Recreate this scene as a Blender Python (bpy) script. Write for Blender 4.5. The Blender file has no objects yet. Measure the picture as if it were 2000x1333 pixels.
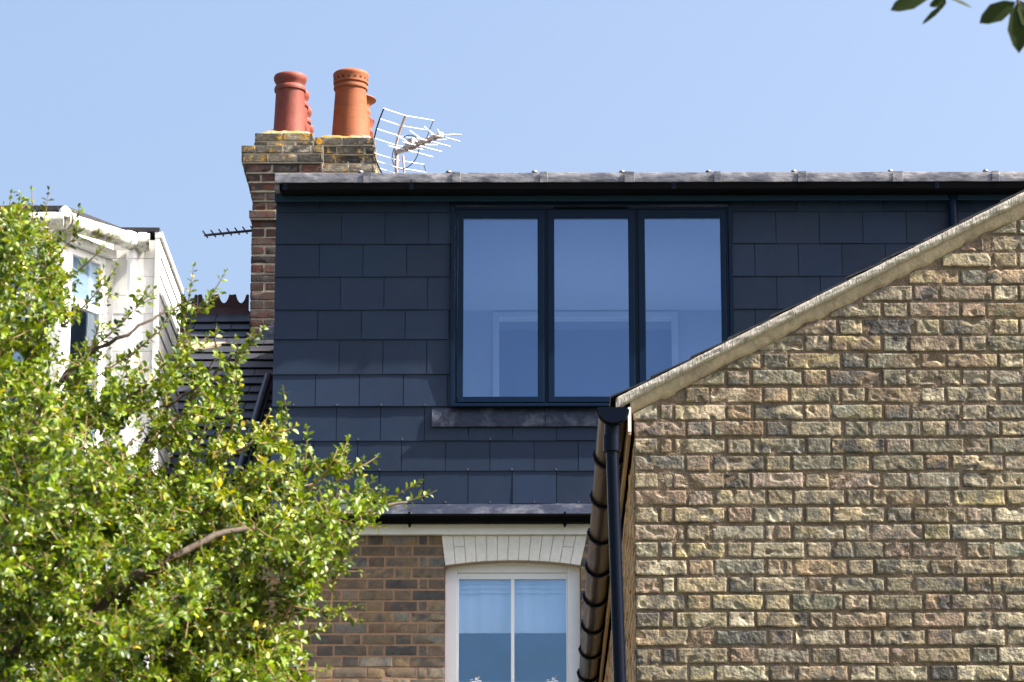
import bpy, bmesh, math, random
import numpy as np
from mathutils import Vector, Matrix, Euler, noise

# ------------------------------------------------------------------ camera, sky, sun, exposure
scene = bpy.context.scene
COL = scene.collection
F = 6630.0                                   # focal length in photograph pixels (2000 wide)
PITCH = math.radians(14.9)
YAW = math.radians(0.38)
CAM = Vector((0, 0, 1.6))
cd = bpy.data.cameras.new('camera')
cam = bpy.data.objects.new('camera', cd)
COL.objects.link(cam)
cam.location = CAM
cam.rotation_euler = Euler((math.pi/2 + PITCH, 0, YAW))
cd.sensor_width = 36
cd.lens = F/2000*36
cd.clip_end = 2000
cd.dof.use_dof = True
cd.dof.focus_distance = 19.0
cd.dof.aperture_fstop = 19.0
scene.camera = cam
RM = Euler((math.pi/2 + PITCH, 0, YAW)).to_matrix()

SUN_EL = math.radians(45)
SUN_OFF = math.radians(9.5)                  # how far the sun stands in front of the walls' plane
S = Vector((math.cos(SUN_EL)*math.cos(SUN_OFF), -math.cos(SUN_EL)*math.sin(SUN_OFF), math.sin(SUN_EL)))
world = bpy.data.worlds.new('World')
scene.world = world
world.use_nodes = True
wn = world.node_tree.nodes
sky = wn.new('ShaderNodeTexSky')
sky.sky_type = 'NISHITA'
sky.sun_disc = False
sky.sun_elevation = SUN_EL
sky.sun_rotation = math.atan2(S.x, S.y)
sky.air_density = 1.0
sky.dust_density = 7.5
sky.ozone_density = 2.6
world.node_tree.links.new(sky.outputs[0], wn['Background'].inputs[0])
wn['Background'].inputs[1].default_value = 0.075
ld = bpy.data.lights.new('sun', 'SUN')
ld.energy = 4.1
ld.angle = math.radians(0.5)
ld.color = (1.0, 0.92, 0.79)
lo = bpy.data.objects.new('sun', ld)
COL.objects.link(lo)
lo.rotation_euler = S.to_track_quat('Z', 'Y').to_euler()
scene.view_settings.view_transform = 'Standard'
scene.view_settings.look = 'None'
scene.view_settings.exposure = 2.19
scene.view_settings.gamma = 1

# ------------------------------------------------------------------ helpers
rng = random.Random(7)

def at(px, py, Y):
    d = RM @ Vector(((px-1000)/F, (666.5-py)/F, -1))
    return CAM + d*(Y/d.y)

def ax(px, py, Y): return at(px, py, Y).x
def az(px, py, Y): return at(px, py, Y).z

def mat(name, color, rough=0.6, metal=0.0, var=0.0, scale=8.0, bump=0.0, bscale=40.0, spec=0.5, stretch=(1, 1, 1),
        color2=None, lo=0.4, hi=0.65, attr=False, coat=0.0):
    m = bpy.data.materials.new(name)
    m.use_nodes = True
    nt = m.node_tree; N = nt.nodes; L = nt.links
    b = N['Principled BSDF']
    b.inputs['Base Color'].default_value = (*color, 1)
    b.inputs['Roughness'].default_value = rough
    b.inputs['Metallic'].default_value = metal
    b.inputs['Specular IOR Level'].default_value = spec
    b.inputs['Coat Weight'].default_value = coat
    tc = N.new('ShaderNodeTexCoord')
    mp = N.new('ShaderNodeMapping'); mp.inputs['Scale'].default_value = stretch
    L.new(tc.outputs['Object'], mp.inputs[0])
    src = None
    if attr:
        a = N.new('ShaderNodeAttribute'); a.attribute_name = 'Col'
        src = a.outputs['Color']
    if color2 is not None:
        n = N.new('ShaderNodeTexNoise'); n.inputs['Scale'].default_value = scale; n.inputs['Detail'].default_value = 6
        n.inputs['Roughness'].default_value = 0.65
        L.new(mp.outputs[0], n.inputs['Vector'])
        r = N.new('ShaderNodeMapRange'); r.inputs[1].default_value = lo; r.inputs[2].default_value = hi
        L.new(n.outputs['Fac'], r.inputs[0])
        mx = N.new('ShaderNodeMix'); mx.data_type = 'RGBA'
        L.new(r.outputs[0], mx.inputs[0])
        if src: L.new(src, mx.inputs[6])
        else: mx.inputs[6].default_value = (*color, 1)
        mx.inputs[7].default_value = (*color2, 1)
        src = mx.outputs[2]
    if var > 0:
        n = N.new('ShaderNodeTexNoise'); n.inputs['Scale'].default_value = scale*2.3; n.inputs['Detail'].default_value = 8
        n.inputs['Roughness'].default_value = 0.7
        L.new(mp.outputs[0], n.inputs['Vector'])
        r = N.new('ShaderNodeMapRange'); r.inputs[1].default_value = 0.25; r.inputs[2].default_value = 0.75
        r.inputs[3].default_value = 1-var; r.inputs[4].default_value = 1+var
        L.new(n.outputs['Fac'], r.inputs[0])
        mx = N.new('ShaderNodeMix'); mx.data_type = 'RGBA'; mx.blend_type = 'MULTIPLY'; mx.inputs[0].default_value = 1
        if src: L.new(src, mx.inputs[6])
        else: mx.inputs[6].default_value = (*color, 1)
        L.new(r.outputs[0], mx.inputs[7])
        src = mx.outputs[2]
    if src: L.new(src, b.inputs['Base Color'])
    if bump > 0:
        n = N.new('ShaderNodeTexNoise'); n.inputs['Scale'].default_value = bscale; n.inputs['Detail'].default_value = 5
        L.new(mp.outputs[0], n.inputs['Vector'])
        bp = N.new('ShaderNodeBump'); bp.inputs['Strength'].default_value = 1.0; bp.inputs['Distance'].default_value = bump
        L.new(n.outputs['Fac'], bp.inputs['Height'])
        L.new(bp.outputs[0], b.inputs['Normal'])
    return m

def glass_mat(name, refl, tint, refl_tint=(1, 1, 1), wave=0.0):
    m = bpy.data.materials.new(name); m.use_nodes = True
    nt = m.node_tree; N = nt.nodes; L = nt.links
    N.remove(N['Principled BSDF'])
    t = N.new('ShaderNodeBsdfTransparent'); t.inputs[0].default_value = (*tint, 1)
    g = N.new('ShaderNodeBsdfGlossy'); g.inputs['Roughness'].default_value = 0.015
    g.inputs['Color'].default_value = (*refl_tint, 1)
    mx = N.new('ShaderNodeMixShader')
    f = N.new('ShaderNodeFresnel')
    ge = N.new('ShaderNodeNewGeometry'); io = N.new('ShaderNodeMapRange')
    io.inputs[3].default_value = 1.45; io.inputs[4].default_value = 1/1.45
    L.new(ge.outputs['Backfacing'], io.inputs[0]); L.new(io.outputs[0], f.inputs[0])
    ad = N.new('ShaderNodeMath'); ad.operation = 'ADD'; ad.inputs[1].default_value = refl; ad.use_clamp = True
    L.new(f.outputs[0], ad.inputs[0]); L.new(ad.outputs[0], mx.inputs[0])
    L.new(t.outputs[0], mx.inputs[1]); L.new(g.outputs[0], mx.inputs[2])
    if wave > 0:
        tc = N.new('ShaderNodeTexCoord')
        n = N.new('ShaderNodeTexNoise'); n.inputs['Scale'].default_value = 1.7
        L.new(tc.outputs['Object'], n.inputs['Vector'])
        bp = N.new('ShaderNodeBump'); bp.inputs['Distance'].default_value = wave
        L.new(n.outputs['Fac'], bp.inputs['Height']); L.new(bp.outputs[0], g.inputs['Normal'])
    L.new(mx.outputs[0], N['Material Output'].inputs[0])
    return m

def tag(o, label=None, cat=None, group=None, kind=None):
    if label: o['label'] = label
    if cat: o['category'] = cat
    if group: o['group'] = group
    if kind: o['kind'] = kind
    return o

def thing(name, label, cat, loc=(0, 0, 0), group=None):
    o = bpy.data.objects.new(name, None); COL.objects.link(o)
    o.location = loc
    o.empty_display_size = 0.2
    return tag(o, label, cat, group)

def link(name, me, parent=None, label=None, bevel=0.0):
    o = bpy.data.objects.new(name, me); COL.objects.link(o)
    if parent is not None:
        o.parent = parent
        root = parent
        off = Vector((0, 0, 0))
        while root is not None:
            off += root.location; root = root.parent
        o.location = -off                      # meshes are built in world coordinates
    if label: o['label'] = label
    if bevel > 0:
        md = o.modifiers.new('bevel', 'BEVEL'); md.width = bevel; md.segments = 2; md.limit_method = 'ANGLE'
        md.harden_normals = False
    return o

def obj(name, bm, mats, parent=None, smooth=None, label=None, bevel=0.0):
    me = bpy.data.meshes.new(name)
    bm.normal_update()
    bm.to_mesh(me); bm.free()
    for m in (mats if isinstance(mats, (list, tuple)) else [mats]): me.materials.append(m)
    if smooth is not None:
        me.shade_smooth(); me.set_sharp_from_angle(angle=math.radians(smooth))
    return link(name, me, parent, label, bevel)

def B(): return bmesh.new()

def box(bm, x0, x1, y0, y1, z0, z1, mi=0):
    if x0 > x1: x0, x1 = x1, x0
    if z0 > z1: z0, z1 = z1, z0
    v = [bm.verts.new(p) for p in ((x0,y0,z0),(x1,y0,z0),(x1,y1,z0),(x0,y1,z0),(x0,y0,z1),(x1,y0,z1),(x1,y1,z1),(x0,y1,z1))]
    for f in ((0,1,5,4),(1,2,6,5),(2,3,7,6),(3,0,4,7),(4,5,6,7),(3,2,1,0)):
        bm.faces.new([v[i] for i in f]).material_index = mi

def pbox(bm, px0, px1, py0, py1, Y, d, mi=0):
    """box whose front face stands at depth Y and covers this rectangle of the photograph"""
    pm = (py0+py1)/2; pxm = (px0+px1)/2
    box(bm, ax(px0, pm, Y), ax(px1, pm, Y), Y, Y+d, az(pxm, py1, Y), az(pxm, py0, Y), mi)

def prism(bm, pts, y0, y1, mi=0):
    """polygon in (x, z) extruded along y"""
    a = [bm.verts.new((p[0], y0, p[1])) for p in pts]
    b = [bm.verts.new((p[0], y1, p[1])) for p in pts]
    n = len(pts)
    fs = [bm.faces.new(a), bm.faces.new(b[::-1])]
    for i in range(n): fs.append(bm.faces.new([a[i], b[i], b[(i+1) % n], a[(i+1) % n]]))
    for f in fs: f.material_index = mi
    bmesh.ops.recalc_face_normals(bm, faces=fs)

def extrude_poly(bm, pts3, d, mi=0, col=None):
    """flat polygon of 3-D points extruded by the vector d"""
    a = [bm.verts.new(p) for p in pts3]; b = [bm.verts.new(Vector(p)+Vector(d)) for p in pts3]
    n = len(pts3)
    fs = [bm.faces.new(a), bm.faces.new(b[::-1])]
    for i in range(n): fs.append(bm.faces.new([a[i], b[i], b[(i+1) % n], a[(i+1) % n]]))
    for f in fs: f.material_index = mi
    bmesh.ops.recalc_face_normals(bm, faces=fs)
    if col is not None:
        lay = bm.verts.layers.float_color.get('Col') or bm.verts.layers.float_color.new('Col')
        for v in [f for f in fs[0].verts]+[f for f in fs[1].verts]: v[lay] = (*col, 1)

def tube(bm, pts, r, seg=8, mi=0, cap=True):
    pts = [Vector(p) for p in pts]
    rs = r if isinstance(r, (list, tuple)) else [r]*len(pts)
    rings = []
    up = None
    for i, p in enumerate(pts):
        t = (pts[min(i+1, len(pts)-1)] - pts[max(i-1, 0)]).normalized()
        if up is None:
            up = Vector((0, 0, 1)) if abs(t.z) < 0.9 else Vector((1, 0, 0))
        s = t.cross(up).normalized(); u = s.cross(t).normalized(); up = u
        rings.append([bm.verts.new(p + (s*math.cos(a)+u*math.sin(a))*rs[i]) for a in [2*math.pi*k/seg for k in range(seg)]])
    for a, b in zip(rings, rings[1:]):
        for k in range(seg):
            bm.faces.new([a[k], a[(k+1) % seg], b[(k+1) % seg], b[k]]).material_index = mi
    if cap:
        bm.faces.new(rings[0][::-1]).material_index = mi; bm.faces.new(rings[-1]).material_index = mi

def lathe(bm, c, prof, seg=40, mi=0):
    rings = [[bm.verts.new((c[0]+r*math.cos(a), c[1]+r*math.sin(a), c[2]+z)) for a in [2*math.pi*k/seg for k in range(seg)]] for r, z in prof]
    for a, b in zip(rings, rings[1:]):
        for k in range(seg):
            bm.faces.new([a[k], a[(k+1) % seg], b[(k+1) % seg], b[k]]).material_index = mi

def half_round(bm, p0, p1, r, seg=14, wall=0.004, mi=0, caps=True, full=math.pi):
    """an open half-round gutter between two points, hollow side up"""
    p0 = Vector(p0); p1 = Vector(p1)
    t = (p1-p0).normalized(); s = t.cross(Vector((0, 0, 1))).normalized(); u = s.cross(t).normalized()
    def ring(p, rr): return [bm.verts.new(p + s*math.cos(a)*rr + u*math.sin(a)*rr) for a in [math.pi + math.pi*k/seg for k in range(seg+1)]]
    o0, o1, i0, i1 = ring(p0, r), ring(p1, r), ring(p0, r-wall), ring(p1, r-wall)
    fs = []
    for k in range(seg):
        fs += [bm.faces.new([o0[k], o1[k], o1[k+1], o0[k+1]]), bm.faces.new([i0[k], i0[k+1], i1[k+1], i1[k]])]
    for k in (0, seg): fs.append(bm.faces.new([o0[k], i0[k], i1[k], o1[k]]))
    for k in range(seg):
        fs += [bm.faces.new([o0[k], o0[k+1], i0[k+1], i0[k]]), bm.faces.new([o1[k], i1[k], i1[k+1], o1[k+1]])]
    if caps:
        for ring_, off in ((i0, t*0.003), (i1, -t*0.003)):
            fs.append(bm.faces.new([bm.verts.new(v.co+off) for v in ring_]))
    for f in fs: f.material_index = mi
    bmesh.ops.recalc_face_normals(bm, faces=fs)

def lerp(a, b, t): return a+(b-a)*t

# ------------------------------------------------------------------ brickwork: every brick modelled, one mesh per wall
def brick_mesh(name, parent, O, U, Nn, rects, palette, mats, pitch_depth=0.009, amp=0.0016, cell=0.013, edge=0.0015,
               clip=None, fine=None, seed=1, jitter=0.0015, proud=0.002, cut=None, label=None, dark=(0.055, 0.055, 0.06), crag=0.33, facet=False, tone=1.0, far=None):
    """O origin, U direction along the wall, Nn outward normal; rects = (u0, u1, v0, v1[, colour])"""
    r = random.Random(seed)
    O = np.array(O); U = np.array(U); Nn = np.array(Nn); Zv = np.array((0, 0, 1.0))
    V = []; Fc = []; Cc = []
    base = 0
    for rc in rects:
        u0, u1, v0, v1 = rc[:4]
        cm = (u0+u1)/2; vm = (v0+v1)/2
        isf = fine(cm, vm) if fine else True
        c = rc[4] if len(rc) > 4 else r.choices([p[0] for p in palette], [p[1] for p in palette])[0]
        k = r.uniform(0.82, 1.16)*tone
        c = [min(1, x*k*r.uniform(0.95, 1.05)) for x in c]
        if facet:
            g_ = sum(c)/3; c = [lerp(g_*t_, x, 0.80) for x, t_ in zip(c, (1.06, 1.0, 0.9))]
        j = [r.uniform(-jitter, jitter) for _ in range(4)]
        u0 += j[0]; u1 += j[1]; v0 += j[2]; v1 += j[3]
        pd = r.uniform(-proud, proud)
        tu, tv = r.uniform(-1, 1)*proud*0.8, r.uniform(-1, 1)*proud*0.8
        cl = cell if not far or not far(cm) else cell*2.2
        nu = max(2, int((u1-u0)/cl)) if isf else 1
        nv = max(2, int((v1-v0)/cl)) if isf else 1
        us = [u0] + [lerp(u0+edge, u1-edge, i/nu) for i in range(nu+1)] + [u1]
        vs = [v0] + [lerp(v0+edge, v1-edge, i/nv) for i in range(nv+1)] + [v1]
        nU, nV = len(us), len(vs)
        sx = r.uniform(0, 100); sz = r.uniform(0, 100)
        rough = r.uniform(0.5, 1.5)
        cA = c; kk = r.uniform(0.75, 1.2)
        cB = [min(1, x*kk) for x in r.choices([p[0] for p in palette], [p[1] for p in palette])[0]]
        dk = r.uniform(0.05, 0.6)
        for jv, v in enumerate(vs):
            for iu, u in enumerate(us):
                outer = iu in (0, nU-1) or jv in (0, nV-1)
                rim = iu in (1, nU-2) or jv in (1, nV-2)
                uu, vv = u, v
                if isf:
                    e = noise.noise(Vector((u*45+sx, v*45, sz)))
                    e2 = noise.noise(Vector((u*45, v*45+sx, sz+9)))
                    if outer or rim:
                        uu += e*0.0022; vv += e2*0.0022
                if outer: h = -pitch_depth-0.004
                else:
                    h = pd + tu*(u-cm)/0.1 + tv*(v-vm)/0.03
                    if isf:
                        h += amp*rough*(noise.noise(Vector((u*28+sx, v*28, sz)))*1.3 + 0.8*noise.noise(Vector((u*75+sx, v*75, sz+3))))
                        if amp > 0.001:
                            d = noise.noise(Vector((u*24, v*24+sx, sz+5)))
                            if d > crag: h -= min((d-crag)*0.022, 0.006)
                            d2 = abs(noise.noise(Vector((u*34+v*18+sx, v*40, sz+15))))
                            h += amp*0.9*rough*(0.25-min(d2, 0.5))
                            if amp > 0.002:
                                h += 0.0007*rough*noise.noise(Vector((u*160+sx, v*160, sz)))
                                d3 = abs(noise.noise(Vector((u*7+sx, v*55, sz+25))))
                                if d3 < 0.05: h -= (0.05-d3)*0.035
                    if rim: h -= 0.0014
                if clip is not None: vv = min(vv, clip(uu))
                if isf:
                    q1 = noise.fractal(Vector((u*11+sx, v*17, sz+20)), 0.9, 2.1, 3)
                    q1 = min(1, max(0, 0.45+q1*1.3))
                    c = [lerp(a_, b_, q1) for a_, b_ in zip(cA, cB)]
                    q2 = noise.fractal(Vector((u*20, v*26+sx, sz+40)), 0.8, 2.2, 3)
                    q2 = min(1, max(0, (q2-dk)*3.5))*0.72
                    c = [lerp(a_, b_, q2) for a_, b_ in zip(c, dark)]
                    if h < -0.002 and not outer and not rim: c = [x*1.12 for x in c]
                V.append(O + U*uu + Zv*vv + Nn*h)
                Cc.append((c[0], c[1], c[2], 1))
        for jv in range(nV-1):
            for iu in range(nU-1):
                a = base + jv*nU + iu
                Fc.append((a, a+1, a+nU+1, a+nU))
        base += nU*nV
    V = np.array(V)
    # winding: make the faces look along Nn
    q = Fc[len(Fc)//2]
    nn = np.cross(U, Zv)
    if np.dot(nn, Nn) < 0: Fc = [f[::-1] for f in Fc]
    me = bpy.data.meshes.new(name)
    me.from_pydata([tuple(p) for p in V], [], Fc)
    a = me.color_attributes.new('Col', 'FLOAT_COLOR', 'POINT')
    a.data.foreach_set('color', np.array(Cc, dtype=np.float32).ravel())
    for m in mats: me.materials.append(m)
    if facet: me.shade_flat()
    else:
        me.shade_smooth(); me.set_sharp_from_angle(angle=math.radians(55))
    return link(name, me, parent, label)

def flemish(u0, u1, vtop, vbot, pitch, mortar=0.010, L=0.215, H=0.1025, start=0, closer=True, hole=None, wob=0.0, sd=3):
    """courses from the top down; u0 is the quoin end"""
    r = random.Random(sd)
    out = []; k = 0; v = vtop
    s = 1 if u1 > u0 else -1
    span = abs(u1-u0)
    while v > vbot:
        w0 = wob*r.uniform(-1, 1)
        x = 0.0
        seq_i = 0
        odd = (k+start) % 2
        while x < span:
            if odd == 0: l = L if seq_i % 2 == 0 else H
            else:
                if seq_i == 0: l = H
                elif seq_i == 1 and closer: l = 0.051
                else: l = L if (seq_i % 2 == (0 if closer else 1)) else H
            l *= r.uniform(0.97, 1.03)
            a, b = x, min(x+l, span)
            x += l + mortar*r.uniform(0.8, 1.25)
            seq_i += 1
            if b-a < 0.02: continue
            rc = [u0+s*a, u0+s*b]
            ua, ub = min(rc), max(rc)
            out.append((ua, ub, v-pitch+mortar+w0, v+w0))
        v -= pitch; k += 1
    return out

def slates(bm, O, U, Vd, Nn, u0, u1, v0, rows, gauge, width, off, gap=0.004, th=0.006, tilt=0.012, r=None, cutters=None, uv_mi=0, jit=0.001, ragged=0.0):
    """courses of slates; O origin, U across, Vd up the slope, Nn outward; row 0 lowest"""
    O = Vector(O); U = Vector(U); Vd = Vector(Vd); Nn = Vector(Nn)
    for k in range(rows):
        x = u0 - ((off + (0.5 if k % 2 else 0)) % 1.0)*width
        va = v0 + k*gauge; vb = va + gauge*1.35
        while x < u1:
            a, b = max(x+gap/2, u0), min(x+width-gap/2, u1)
            if b-a > 0.012:
                dz = r.uniform(-jit, jit) if r else 0
                dd = r.uniform(0, ragged) if r else 0
                h = r.uniform(0, jit) if r else 0
                P = []
                for (uu, vv, nn) in ((a, va+dz-dd, tilt+h), (b, va+dz-dd, tilt+h), (b, vb, 0.0), (a, vb, 0.0)):
                    P.append(O + U*uu + Vd*vv + Nn*nn)
                extrude_poly(bm, P, Nn*(-th), uv_mi)
            x += width

# ------------------------------------------------------------------ materials
M = {}
M['slate'] = mat('slate_blue', (0.0105, 0.0185, 0.041), 0.45, attr=True, var=0.12, scale=2.5, bump=0.0004, bscale=60, color2=(0.016, 0.025, 0.048), lo=0.5, hi=0.8, spec=0.26)
M['navy'] = mat('navy_paint', (0.002, 0.011, 0.032), 0.35, var=0.06, scale=3, spec=0.13)
M['navyboard'] = mat('navy_board', (0.012, 0.034, 0.070), 0.4, var=0.08, scale=3, spec=0.15)
M['black'] = mat('black_plastic', (0.003, 0.003, 0.004), 0.55, var=0.1, spec=0.06)
M['blackgloss'] = mat('black_gloss_plastic', (0.002, 0.004, 0.011), 0.25, var=0.05, spec=0.12)
M['brown'] = mat('brown_plastic', (0.024, 0.0155, 0.010), 0.28, var=0.2, scale=5, bump=0.0004, bscale=30)
M['lead'] = mat('lead_sheet', (0.085, 0.088, 0.115), 0.5, metal=0.3, var=0.4, scale=5, bump=0.006, bscale=12, color2=(0.25, 0.245, 0.265), lo=0.42, hi=0.66, stretch=(1.0, 1, 2.4))
M['leaddark'] = mat('weathered_lead', (0.022, 0.028, 0.050), 0.45, metal=0.3, var=0.45, scale=6, bump=0.006, bscale=14, color2=(0.105, 0.11, 0.135), lo=0.5, hi=0.7, spec=0.3)
M['rivet'] = mat('copper_clip', (0.30, 0.27, 0.25), 0.4, metal=0.5)
M['upvc'] = mat('white_plastic', (0.80, 0.80, 0.82), 0.3, var=0.03)
M['white'] = mat('white_paint', (0.78, 0.77, 0.75), 0.5, var=0.07, scale=4, bump=0.001, bscale=30)
M['archpaint'] = mat('painted_brick', (0.66, 0.64, 0.59), 0.6, var=0.12, scale=9, bump=0.003, bscale=40, color2=(0.5, 0.47, 0.42), lo=0.58, hi=0.8)
M['archjoint'] = mat('painted_joint', (0.50, 0.48, 0.43), 0.8, var=0.2, scale=12)
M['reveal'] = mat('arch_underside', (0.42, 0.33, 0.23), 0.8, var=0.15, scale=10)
M['whitebd'] = mat('white_boarding', (0.62, 0.62, 0.62), 0.5, var=0.12, scale=5, color2=(0.42, 0.41, 0.38), lo=0.5, hi=0.78, stretch=(2, 2, 0.5))
M['mossgutter'] = mat('grimy_white_gutter', (0.74, 0.73, 0.69), 0.5, var=0.15, scale=7, color2=(0.10, 0.095, 0.06), lo=0.44, hi=0.60)
M['mortar'] = mat('brown_mortar', (0.125, 0.096, 0.071), 0.95, var=0.45, scale=9, bump=0.007, bscale=110, spec=0.1, color2=(0.16, 0.13, 0.10), lo=0.52, hi=0.72)
M['mortarpink'] = mat('pink_mortar', (0.26, 0.16, 0.10), 0.9, var=0.25, scale=20, bump=0.002, bscale=90)
M['mortarlight'] = mat('pale_mortar', (0.31, 0.265, 0.20), 0.9, var=0.35, scale=20, bump=0.003, bscale=90)
M['fillet'] = mat('cream_mortar', (0.27, 0.225, 0.155), 0.9, var=0.22, scale=9, bump=0.005, bscale=45, color2=(0.17, 0.14, 0.10), lo=0.46, hi=0.72)
M['verge'] = mat('verge_mortar', (0.31, 0.29, 0.26), 0.9, var=0.3, scale=14, bump=0.006, bscale=60, color2=(0.165, 0.155, 0.135), lo=0.47, hi=0.7, stretch=(2.2, 1, 0.7))
M['stock'] = mat('stock_brick', (0.3, 0.26, 0.18), 0.92, attr=True, var=0.42, scale=22, bump=0.0045, bscale=95, color2=(0.07, 0.07, 0.068), lo=0.55, hi=0.76, spec=0.2)
M['stockfar'] = mat('brown_brick', (0.3, 0.26, 0.18), 0.9, attr=True, var=0.35, scale=14, bump=0.0015, bscale=90, color2=(0.09, 0.085, 0.075), lo=0.5, hi=0.8)
M['redbrick'] = mat('red_brick', (0.2, 0.08, 0.05), 0.9, attr=True, var=0.35, scale=9, bump=0.003, bscale=70, color2=(0.035, 0.028, 0.026), lo=0.48, hi=0.65)
M['lichen'] = mat('lichen_brick', (0.2, 0.17, 0.13), 0.95, attr=True, var=0.75, scale=13, bump=0.006, bscale=80, color2=(0.31, 0.165, 0.010), lo=0.55, hi=0.61)
M['flaunch'] = mat('lichen_mortar', (0.22, 0.19, 0.13), 0.95, var=0.35, scale=6, bump=0.01, bscale=35, color2=(0.27, 0.135, 0.006), lo=0.40, hi=0.55)
M['potred'] = mat('red_clay', (0.185, 0.041, 0.028), 0.65, var=0.28, scale=6, bump=0.0015, bscale=40, stretch=(1, 1, 0.6), spec=0.3, color2=(0.12, 0.042, 0.034), lo=0.48, hi=0.7)
M['pot'] = mat('orange_clay', (0.235, 0.066, 0.023), 0.7, var=0.30, scale=5, bump=0.0015, bscale=40, stretch=(0.6, 0.6, 4), color2=(0.16, 0.055, 0.03), lo=0.48, hi=0.75, spec=0.3)
M['hollow_shade'] = mat('hollow_shade', (0.01, 0.008, 0.008), 0.9)  # near black for the dark inside the pots and their vent holes
M['terracotta'] = mat('dark_terracotta', (0.062, 0.020, 0.015), 0.75, var=0.3, scale=8)
M['oldslate'] = mat('old_slate', (0.022, 0.023, 0.030), 0.5, var=0.45, scale=3, bump=0.003, bscale=25, color2=(0.042, 0.040, 0.045), lo=0.5, hi=0.75, spec=0.3)
M['rod'] = mat('white_metal_rod', (0.86, 0.86, 0.86), 0.3, metal=0.2)
M['rust'] = mat('rusty_boom', (0.45, 0.33, 0.28), 0.5, metal=0.3, var=0.3, scale=20)
M['greymetal'] = mat('grey_metal', (0.13, 0.14, 0.16), 0.45, metal=0.5)
M['wood'] = mat('brown_timber', (0.46, 0.29, 0.16), 0.6, var=0.25, scale=6, stretch=(1, 0.15, 1), color2=(0.28, 0.16, 0.085), lo=0.5, hi=0.7)
M['room'] = mat('room_plaster', (0.46, 0.50, 0.56), 0.8, var=0.03)
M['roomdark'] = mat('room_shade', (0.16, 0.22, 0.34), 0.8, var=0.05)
M['architrave'] = mat('architrave_white', (0.66, 0.70, 0.75), 0.5)
M['blind'] = mat('blind_fabric', (0.70, 0.76, 0.82), 0.8, var=0.06, scale=4, stretch=(4, 1, 0.4))
M['decal'] = mat('frosted_decal', (0.85, 0.9, 0.92), 0.6)
M['glass'] = glass_mat('dormer_glass', 0.11, (0.64, 0.76, 0.93), (0.46, 0.65, 0.97), 0.012)
M['glass2'] = glass_mat('window_glass', 0.15, (0.93, 0.97, 1.0), (0.42, 0.68, 1.0), 0.008)
M['glass3'] = glass_mat('bay_glass', 0.30, (0.9, 0.95, 1.0), (0.80, 0.90, 1.0), 0.008)
M['bark'] = mat('bark', (0.045, 0.030, 0.022), 0.85, var=0.4, scale=25, bump=0.004, bscale=90, color2=(0.085, 0.058, 0.04), lo=0.5, hi=0.7)
M['twig'] = mat('young_twig', (0.20, 0.115, 0.045), 0.7, var=0.3, scale=20)
M['ground'] = mat('ground_soil_grass', (0.07, 0.085, 0.035), 0.95, var=0.4, scale=2, color2=(0.12, 0.10, 0.07), lo=0.45, hi=0.6)

def leaf_mat(name, trans=0.4, rough=0.32, spec=0.5):
    m = bpy.data.materials.new(name); m.use_nodes = True
    nt = m.node_tree; N = nt.nodes; L = nt.links
    b = N['Principled BSDF']; b.inputs['Roughness'].default_value = rough; b.inputs['Specular IOR Level'].default_value = spec
    a = N.new('ShaderNodeAttribute'); a.attribute_name = 'Col'
    t = N.new('ShaderNodeBsdfTranslucent')
    g = N.new('ShaderNodeMix'); g.data_type = 'RGBA'; g.blend_type = 'MULTIPLY'; g.inputs[0].default_value = 1
    g.inputs[7].default_value = (1.5, 1.35, 0.5, 1)
    L.new(a.outputs['Color'], g.inputs[6]); L.new(g.outputs[2], t.inputs[0])
    L.new(a.outputs['Color'], b.inputs['Base Color'])
    mx = N.new('ShaderNodeMixShader'); mx.inputs[0].default_value = trans
    L.new(b.outputs[0], mx.inputs[1]); L.new(t.outputs[0], mx.inputs[2])
    L.new(mx.outputs[0], N['Material Output'].inputs[0])
    return m
M['leaf'] = leaf_mat('small_leaf', 0.24, 0.42, 0.34)
M['leafdark'] = leaf_mat('large_leaf', 0.10, 0.55, 0.12)

# ------------------------------------------------------------------ the ground
bm = B()
bmesh.ops.create_grid(bm, x_segments=1, y_segments=1, size=600)
tag(obj('ground', bm, M['ground']), kind='structure')

# ================================================================== MAIN HOUSE (slate-hung dormer over a brick wall)
YH = 22.2
Xl = ax(536, 600, YH)                        # left edge of the slate cladding
Xr = ax(2300, 600, YH)
house = thing('terraced_house', 'brick house with dark blue slate hung dormer, three pane window and white arched window below', 'house',
              ((Xl+Xr)/2, YH+2, 0))
zEave = az(950, 985, YH)
zWallTop = az(950, 1046, YH)
# --- brick wall with the window opening
wx0, wx1 = ax(868, 1180, YH), ax(1134, 1180, YH)
wz1 = az(1000, 1098, YH); wz0 = az(1000, 1480, YH)
wL = ax(330, 1180, YH); wR = Xr
pitch = (az(700, 1045, YH)-az(700, 1045+21.6*13, YH))/13
pal_far = [((0.155, 0.11, 0.068), 5), ((0.20, 0.14, 0.075), 3), ((0.115, 0.09, 0.064), 4), ((0.055, 0.049, 0.046), 3.5), ((0.23, 0.185, 0.135), 2), ((0.13, 0.08, 0.05), 3), ((0.165, 0.155, 0.13), 2), ((0.25, 0.15, 0.06), 0.7)]
rects = []
for rc in flemish(wx0, wL, zWallTop, 0, pitch, 0.011, start=1, sd=5): rects.append(rc)
for rc in flemish(wx1, wR, zWallTop, 0, pitch, 0.011, start=1, sd=6): rects.append(rc)
for rc in flemish(wx0+0.004, wx1-0.004, wz0, 0, pitch, 0.011, start=0, sd=8, closer=False): rects.append(rc)
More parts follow.
